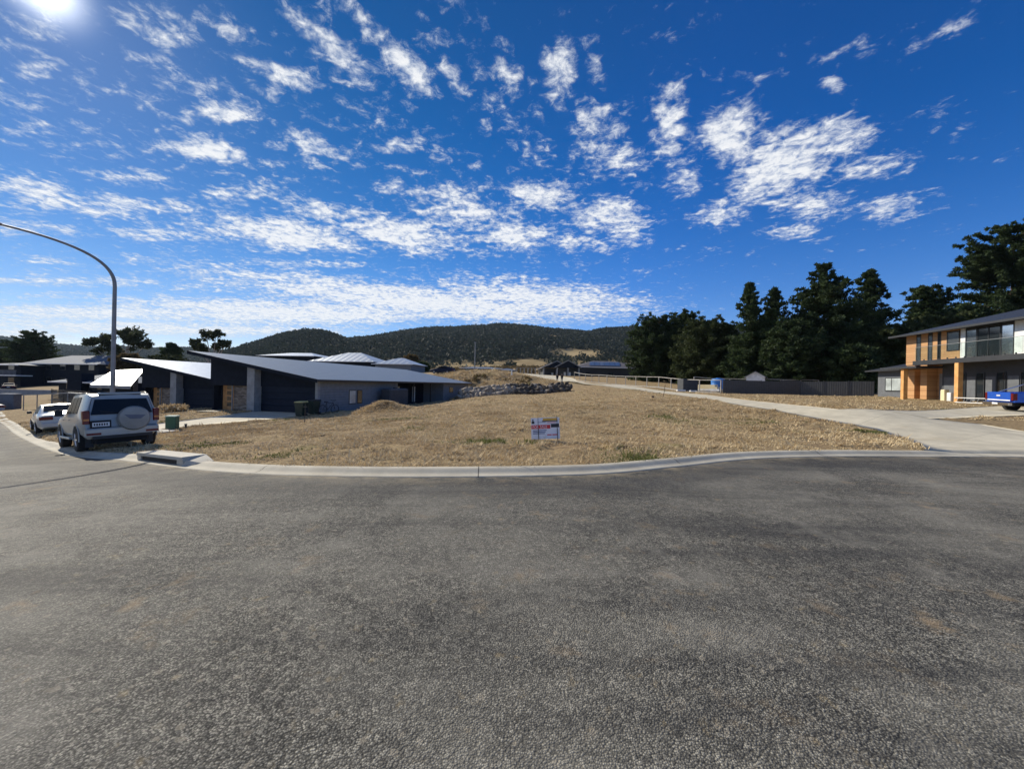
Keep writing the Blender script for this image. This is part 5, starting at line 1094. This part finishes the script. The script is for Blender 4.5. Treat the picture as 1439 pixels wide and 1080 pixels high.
gum('large gum tree with a spreading open crown behind the street lamp pole',168,530,90,[(130,481,8),(141,474,10),(152,480,9),(168,470,11),(182,468,12),(196,474,10),(203,483,8),(188,484,9),(160,490,10),(140,492,7)],30,3)
gum('slender gum tree with gaps in its crown, left of the wooded hill',298,530,95,[(270,480,7),(279,486,7),(291,471,9),(305,470,9),(311,482,7),(322,484,8),(300,486,6),(286,492,6)],31,3)
# shrubs in front of unit B
p=W(243,579,29.5); r=root('dry_shrub','small dry straw coloured shrub beside the entry of the second unit','shrub',(p.x,p.y,gf(p.x,p.y)))
V,Fc=leaf_cloud(np.array([(a,b_,.25) for a,b_ in rng.normal(0,.35,(14,2))]),np.full(14,.32),40,.22,.8,1.5); mesh_np('foliage',V,Fc,M['straw'],r); MB().tube([(0,0,-.1),(0,0,.3)],.04,6).build('stem',M['bark'],r)

# ------------------------------------------------------------------ hills
def hill_mat():
    m=bpy.data.materials.new('hill_ground'); nt,N,L=nodes(m); b=N['Principled BSDF']; tc=N.new('ShaderNodeTexCoord').outputs['Object']
    at=N.new('ShaderNodeAttribute'); at.attribute_name='bare'
    dry=mix_node(N,L,rng_node(N,L,noise_node(N,L,tc,.03,5,.65),.35,.65),(.20,.15,.085),(.42,.33,.19))
    wd=mix_node(N,L,rng_node(N,L,noise_node(N,L,tc,.05,5,.7),.35,.65),(.022,.028,.018),(.085,.075,.05))
    c=mix_node(N,L,at.outputs['Fac'],wd,dry); L.new(c,b.inputs['Base Color']); b.inputs['Roughness'].default_value=1; b.inputs['Specular IOR Level'].default_value=0; return m
M['hill']=hill_mat()
def hill(name,ridge,D0,Dr,D1,y_foot,nu=150,nd=60,amp=1.0,bare_fn=None,seed=0):
    us=np.linspace(ridge[0][0],ridge[-1][0],nu); ry=np.interp(us,[a[0] for a in ridge],[a[1] for a in ridge])
    ry=ry+ .8*fbm(us*.05+seed,us*0+seed,3)
    Ds=np.r_[np.linspace(D0,Dr,nd),np.linspace(Dr,D1,12)[1:]]
    U,DD=np.meshgrid(us,Ds,indexing='ij'); t=np.clip((DD-D0)/(Dr-D0),0,1); back=np.clip((DD-Dr)/(D1-Dr),0,1)
    dx=U-719.5; Hy=540+dx*math.tan(ROLL)
    zr=EYE+(Hy-ry[:,None])/CR*Dr/F; Xw=dx*DD/F; zf=EYE+(Hy-y_foot)*D0/F
    prof_=.35*t+.65*smooth(.0,1.05,t); Zw=zf+(zr-zf)*prof_*(1-.35*back)
    spur=fbm(Xw*.006+seed,DD*.003+seed,4)*26*amp*np.sin(np.pi*np.clip(t,0,1))**1
    Zw=Zw+spur*np.clip(1-t**4,0,1)
    o=mesh_np(name,np.c_[Xw.ravel(),DD.ravel(),Zw.ravel()],grid_faces(nu,len(Ds)),M['hill'],smooth=True); tag(o,None,None,kind='structure')
    py=Hy-(Zw-EYE)*F/DD
    bare=np.zeros_like(Zw) if bare_fn is None else bare_fn(U,py)
    at=o.data.attributes.new('bare','FLOAT','POINT'); at.data.foreach_set('value',bare.ravel().astype(np.float32))
    return us,Ds,Xw,DD,Zw,py,bare,t
def bare_main(U,py):
    e=np.exp(-((U-812)/46)**4-((py-(497+.05*(U-812)))/7.5)**4)
    e2=smooth(503,511,py+6*fbm(U*.06,py*.2,3))*.85+np.exp(-((U-750)/22)**2-((py-508)/5)**2)
    sc=np.exp(-((U-775)/12)**2-((py-473)/3)**2)
    return np.clip(e+e2+sc,0,1)
H1=hill('hills',[(420,492),(470,477),(485,477.5),(520,474),(560,467),(600,461.5),(640,461),(670,459.5),(700,457),(740,459.5),(770,464),(800,466.5),(825,468.5),(850,463.5),(890,462),(960,463),(1060,468),(1200,476),(1400,492)],330,1150,1500,521,200,80,1.0,bare_main,3)
H2=hill('hills',[(300,500),(335,491),(352,485),(375,478),(400,470),(425,466.5),(442,466),(460,469),(480,476),(500,484),(530,498),(560,512)],380,760,1000,520,90,50,.5,lambda U,py:smooth(506,516,py)*.4,11)
H3=hill('hills',[(-320,470),(-160,473),(0,475),(30,478),(60,484),(95,487),(130,489),(170,488),(215,491),(260,490),(300,493),(340,496),(420,502)],700,2100,2700,522,90,40,1.0,None,23)
# forest: many low crowns, one mass
def forest(Hd,n,smin,smax,mt,label,seed,thin=1.0,name='forest'):
    rg=np.random.default_rng(seed); us,Ds,Xw,DD,Zw,py,bare,t=Hd; nu,nd=Xw.shape
    iu=rg.random(n)*(nu-1.01); 
    jd=(rg.random(n)**.75)*(np.argmax(Ds>=Ds[0]+(Ds[-1]-Ds[0])*.78))
    i0=iu.astype(int); j0=jd.astype(int); fu=iu-i0; fj=jd-j0
    def s(A): return A[i0,j0]*(1-fu)*(1-fj)+A[i0+1,j0]*fu*(1-fj)+A[i0,j0+1]*(1-fu)*fj+A[i0+1,j0+1]*fu*fj
    x=s(Xw);y=s(DD);z=s(Zw);b=s(bare); k=rg.random(n)>b*1.05*thin; x,y,z=x[k],y[k],z[k]; m=len(x)
    R_=rg.uniform(smin,smax,m); hh=R_*rg.uniform(.9,1.5,m)
    k_=9; n3=m*k_; c=np.repeat(np.stack([x,y,z+hh*.5],1),k_,0); rr=np.repeat(R_,k_); h3=np.repeat(hh,k_)
    d=rg.normal(size=(n3,3)); d/=np.linalg.norm(d,axis=1)[:,None]; u=rg.random(n3)**.5; p=c+d*u[:,None]*np.stack([rr,rr,h3*.8],1)
    a=d+rg.normal(size=(n3,3))*.5; a/=np.linalg.norm(a,axis=1)[:,None]; b_=np.cross(a,rg.normal(size=(n3,3))); b_/=np.linalg.norm(b_,axis=1)[:,None]; e=(rr*rg.uniform(.5,1.0,n3))[:,None]
    V=np.stack([p-b_*e*.7,p+b_*e*.7,p+a*e*.9],1).reshape(-1,3); Fc=np.arange(len(V)).reshape(-1,3); o=mesh_np(name,V,Fc,M[mt]); tag(o,label,'forest',kind='stuff')
forest(H1,60000,1.8,4.4,'hillf','dark gum forest covering the broad hill behind the houses',50)
forest(H2,20000,1.6,4.0,'hillf','dark wooded crest of the nearer hill left of the broad hill',51)
forest(H3,20000,3,7,'hillf','distant bluish woods on the low ridges at far left',52)
# scattered scrub on the near paddocks
n=420; px_=rng.uniform(560,900,n); D_=rng.uniform(150,330,n); x=(px_-719.5)*D_/F
cen=np.c_[x,D_,G(x,D_)+.6]; rd_=rng.uniform(.9,2.4,n); xm_=rng.uniform(-13,3,170); ym_=rng.uniform(53.5,66,170); k_=fbm(xm_*.35,ym_*.35,2)>-.05; xm_,ym_=xm_[k_],ym_[k_]
V,Fc=leaf_cloud(cen,rd_,60,.8,.7,.2); V2,F2=leaf_cloud(np.c_[xm_,ym_,gz(xm_,ym_)+.12],rng.uniform(.25,.7,len(xm_)),46,.22,.5,.5); Fc=np.r_[Fc,F2+len(V)]; V=np.r_[V,V2]; o=mesh_np('scrub',V,Fc,M['leafb']); tag(o,'brown and olive scrub dotted over the paddocks below the wooded hill','scrub',kind='stuff')

hzm=bpy.data.materials.new('haze_air'); nt_,N_,L_n=nodes(hzm); N_.remove(N_['Principled BSDF']); pv_=N_.new('ShaderNodeVolumePrincipled'); pv_.inputs['Density'].default_value=.000045; pv_.inputs['Color'].default_value=(.62,.80,1,1); pv_.inputs['Anisotropy'].default_value=.2
L_n.new(pv_.outputs[0],N_['Material Output'].inputs['Volume'])
hz_=MB().box(-3900,3900,-3900,3900,-120,430).build('haze',hzm); tag(hz_,'thin blue air haze over the whole valley','haze',kind='stuff')
# ------------------------------------------------------------------ world: sky + clouds
SX,SY=60,-20
sdv=(W(SX,SY,10)-Vector((0,0,EYE))).normalized(); SEL=math.asin(sdv.z); SAZ=math.atan2(sdv.x,sdv.y)
w=bpy.data.worlds.new('World'); bpy.context.scene.world=w; w.use_nodes=True; nt=w.node_tree; N=nt.nodes; L=nt.links; bg=N['Background']
sky=N.new('ShaderNodeTexSky'); sky.sky_type='NISHITA'; sky.sun_disc=False; sky.sun_elevation=SEL; sky.sun_rotation=SAZ; sky.altitude=900; sky.air_density=1.0; sky.dust_density=.08; sky.ozone_density=2.2
tc=N.new('ShaderNodeTexCoord').outputs['Generated']; sp=N.new('ShaderNodeSeparateXYZ'); L.new(tc,sp.inputs[0]); x_,y_,z_=sp.outputs
az=math_node(N,L,'ARCTAN2',x_,y_); el=math_node(N,L,'ARCSINE',z_)
cb=N.new('ShaderNodeCombineXYZ'); L.new(az,cb.inputs[0]); L.new(el,cb.inputs[1])
dn=math_node(N,L,'ADD',math_node(N,L,'MAXIMUM',z_,.0),.07); pc=N.new('ShaderNodeCombineXYZ'); L.new(math_node(N,L,'DIVIDE',x_,dn),pc.inputs[0]); L.new(math_node(N,L,'DIVIDE',y_,dn),pc.inputs[1])
# cloud banks: px, py, half width px, half height px, tilt, weight
BL=[(60,60,90,22,-8,.7),(60,95,60,20,-15,.8),(215,35,75,28,10,1),(330,40,70,25,10,.9),(400,105,70,18,14,1),(520,40,80,25,28,.9),(575,95,60,26,32,1.1),(640,120,40,22,40,.8),
 (315,160,62,18,3,1.1),(290,213,80,17,4,1.1),(440,200,65,18,18,1),(560,205,50,14,-8,.9),(710,90,38,35,50,1.0),(785,100,34,40,60,1),(840,190,45,55,60,1.1),(880,225,42,24,10,1),
 (940,170,32,55,-12,1),(1030,190,60,48,0,1.15),(1100,230,90,50,-20,1.25),(1180,195,70,28,-12,1.1),(1010,300,50,20,0,1),(1110,325,55,14,0,1),(1255,293,75,22,-4,.9),(1140,290,80,30,0,.85),
 (50,275,75,28,5,1.1),(150,290,120,20,0,.95),(240,290,60,14,0,.9),(400,330,130,26,4,1.25),(560,330,110,26,8,1.25),(720,330,70,24,6,1.2),(760,275,60,24,0,1.15),(850,300,70,28,-4,1.2),(880,325,45,18,12,1.1),
 (620,275,70,20,0,.9),(540,260,40,14,0,1),(1175,120,28,10,5,.9),(690,180,12,6,0,.7),(120,395,180,10,0,.85),(300,405,120,9,0,.8),(60,365,60,8,0,.8),
 (600,425,330,24,2,1.35),(760,420,200,24,3,1.3),(430,440,260,20,-1,1.35),(160,440,240,12,0,1.2),(250,462,330,12,0,1.15),(20,470,120,14,0,1.1),(820,405,70,10,0,.9),(1210,60,100,18,-20,.42),(960,40,90,16,-15,.36),(1330,50,90,30,-20,.36),(1350,190,90,24,-10,.40),(460,60,90,30,30,.9),(120,130,90,20,-5,.6),(40,180,60,16,0,.75),(190,250,90,16,0,.8),(480,300,110,16,6,1.05),(650,300,90,22,0,1.1),(800,340,70,14,6,1.0),(960,250,40,30,-10,.9),(1210,240,80,22,-16,.9),(1060,260,60,30,0,1.1),(330,270,80,14,0,.95),(60,320,90,12,0,.9),(230,330,90,12,0,.9),(370,230,50,12,0,.8),(500,150,50,14,15,.8),(920,100,40,12,0,.5),(840,110,30,24,50,.85),(420,370,160,9,0,.75),(700,392,140,8,0,.8),(1080,110,60,16,0,.5)]
mask=None
for (bx,by,hw,hh_,tl,wt) in BL:
    dv=(W(bx,by,10)-Vector((0,0,EYE))).normalized(); a0=math.atan2(dv.x,dv.y); e0=math.asin(dv.z)
    d1=(W(bx+hw,by,10)-Vector((0,0,EYE))).normalized(); d2=(W(bx,by-hh_,10)-Vector((0,0,EYE))).normalized()
    sa_=max(.01,math.hypot(math.atan2(d1.x,d1.y)-a0,math.asin(d1.z)-e0)); se_=max(.008,math.hypot(math.atan2(d2.x,d2.y)-a0,math.asin(d2.z)-e0))
    rr=math.atan2(math.asin(d1.z)-e0,math.atan2(d1.x,d1.y)-a0)
    mp=N.new('ShaderNodeMapping'); mp.vector_type='TEXTURE'; mp.inputs['Location'].default_value=(a0,e0,0); mp.inputs['Rotation'].default_value=(0,0,rr-R(tl)); mp.inputs['Scale'].default_value=(sa_*1.7,se_*2.0,1); L.new(cb.outputs[0],mp.inputs[0])
    ln=N.new('ShaderNodeVectorMath'); ln.operation='LENGTH'; L.new(mp.outputs[0],ln.inputs[0])
    mv=rng_node(N,L,ln.outputs['Value'],.0,1.0,wt,0,True)
    mask=mv if mask is None else math_node(N,L,'MAXIMUM',mask,mv)
n1=noise_node(N,L,pc.outputs[0],5.5,10,.66,.5); n2=noise_node(N,L,pc.outputs[0],22,9,.66,.4)
n0=noise_node(N,L,pc.outputs[0],1.5,3,.5)
nn=math_node(N,L,'ADD',math_node(N,L,'MULTIPLY',n1,.50),math_node(N,L,'MULTIPLY',n2,.50))
nn=math_node(N,L,'MULTIPLY_ADD',nn,3.3,-1.65)
lf=math_node(N,L,'MULTIPLY',rng_node(N,L,az,.9,-.1,.10,.42,True),rng_node(N,L,el,.95,.5,.6,1)); f=math_node(N,L,'MULTIPLY_ADD',math_node(N,L,'MAXIMUM',mask,lf),.80,nn)
behind=rng_node(N,L,y_,.25,-.1,0,.3); f=math_node(N,L,'ADD',f,behind)
cov=rng_node(N,L,f,.33,1.02,0,1,True)
hz=rng_node(N,L,el,.0,.06); 
shade=rng_node(N,L,n2,.35,.65); 
deep=mix_node(N,L,rng_node(N,L,f,.5,1.0),(5.2,5.7,6.5),(8.2,8.2,8.2))
ccol=mix_node(N,L,shade,mix_node(N,L,1.0,deep,(.80,.84,.90),'MULTIPLY'),deep)
# deepen the blue a little away from the sun
hs=N.new('ShaderNodeHueSaturation'); hs.inputs['Saturation'].default_value=1.36; hs.inputs['Value'].default_value=1.0; L.new(mix_node(N,L,1.0,sky.outputs[0],(.95,.92,1.12),'MULTIPLY'),hs.inputs['Color'])
vd=N.new('ShaderNodeVectorMath'); vd.operation='DOT_PRODUCT'; L.new(tc,vd.inputs[0]); vd.inputs[1].default_value=tuple(sdv)
aur=math_node(N,L,'POWER',math_node(N,L,'MAXIMUM',vd.outputs['Value'],0),90); aur2=math_node(N,L,'POWER',math_node(N,L,'MAXIMUM',vd.outputs['Value'],0),2200)
glow=math_node(N,L,'ADD',math_node(N,L,'MULTIPLY',aur,.35),math_node(N,L,'MULTIPLY',aur2,14))
g3=N.new('ShaderNodeCombineXYZ'); L.new(glow,g3.inputs[0]); L.new(math_node(N,L,'MULTIPLY',glow,1.0),g3.inputs[1]); L.new(math_node(N,L,'MULTIPLY',glow,.95),g3.inputs[2])
nearsun=rng_node(N,L,vd.outputs['Value'],.45,1.0)
skyc=mix_node(N,L,nearsun,hs.outputs[0],mix_node(N,L,1.0,hs.outputs[0],(1.0,.84,.66),'MULTIPLY'))
base=mix_node(N,L,math_node(N,L,'MULTIPLY',cov,.93),skyc,ccol)
el_k=rng_node(N,L,el,.25,.95,1,.70); gk=N.new('ShaderNodeCombineXYZ'); L.new(math_node(N,L,'MULTIPLY',el_k,el_k),gk.inputs[0]); L.new(el_k,gk.inputs[1]); L.new(math_node(N,L,'POWER',el_k,.8),gk.inputs[2])
base=mix_node(N,L,math_node(N,L,'MULTIPLY',cov,.93),mix_node(N,L,1.0,skyc,gk.outputs[0],'MULTIPLY'),ccol)
tot=mix_node(N,L,1.0,base,g3.outputs[0],'ADD'); L.new(tot,bg.inputs['Color']); bg.inputs['Strength'].default_value=.1
sun=bpy.data.lights.new('sun','SUN'); sun.energy=4.8; sun.angle=R(.53); sun.color=(1,.915,.76); so=bpy.data.objects.new('sun',sun); C.objects.link(so); so.rotation_euler=sdv.to_track_quat('Z','Y').to_euler(); so.location=(-20,20,30)

# ------------------------------------------------------------------ camera
cam=bpy.data.cameras.new('camera'); co=bpy.data.objects.new('camera',cam); C.objects.link(co); co.location=(0,0,EYE)
cam.sensor_width=36; cam.lens=F/1439*36; cam.clip_start=.05; cam.clip_end=12000
fwd=Vector((0,1,0)); 
# camera rolled so that the horizon falls to the right, as in the photograph
rgt=Vector((CR,0,SR)); up=fwd.cross(rgt)*-1
m3=Matrix((( rgt.x, up.x, -fwd.x),(rgt.y,up.y,-fwd.y),(rgt.z,up.z,-fwd.z))); co.rotation_euler=m3.to_euler()
sc=bpy.context.scene; sc.camera=co; sc.view_settings.view_transform='Standard'; sc.view_settings.look='None'; sc.view_settings.exposure=.3; sc.view_settings.gamma=1
sc.render.engine='CYCLES'; sc.cycles.max_bounces=6; sc.cycles.transparent_max_bounces=12; sc.cycles.use_denoising=True
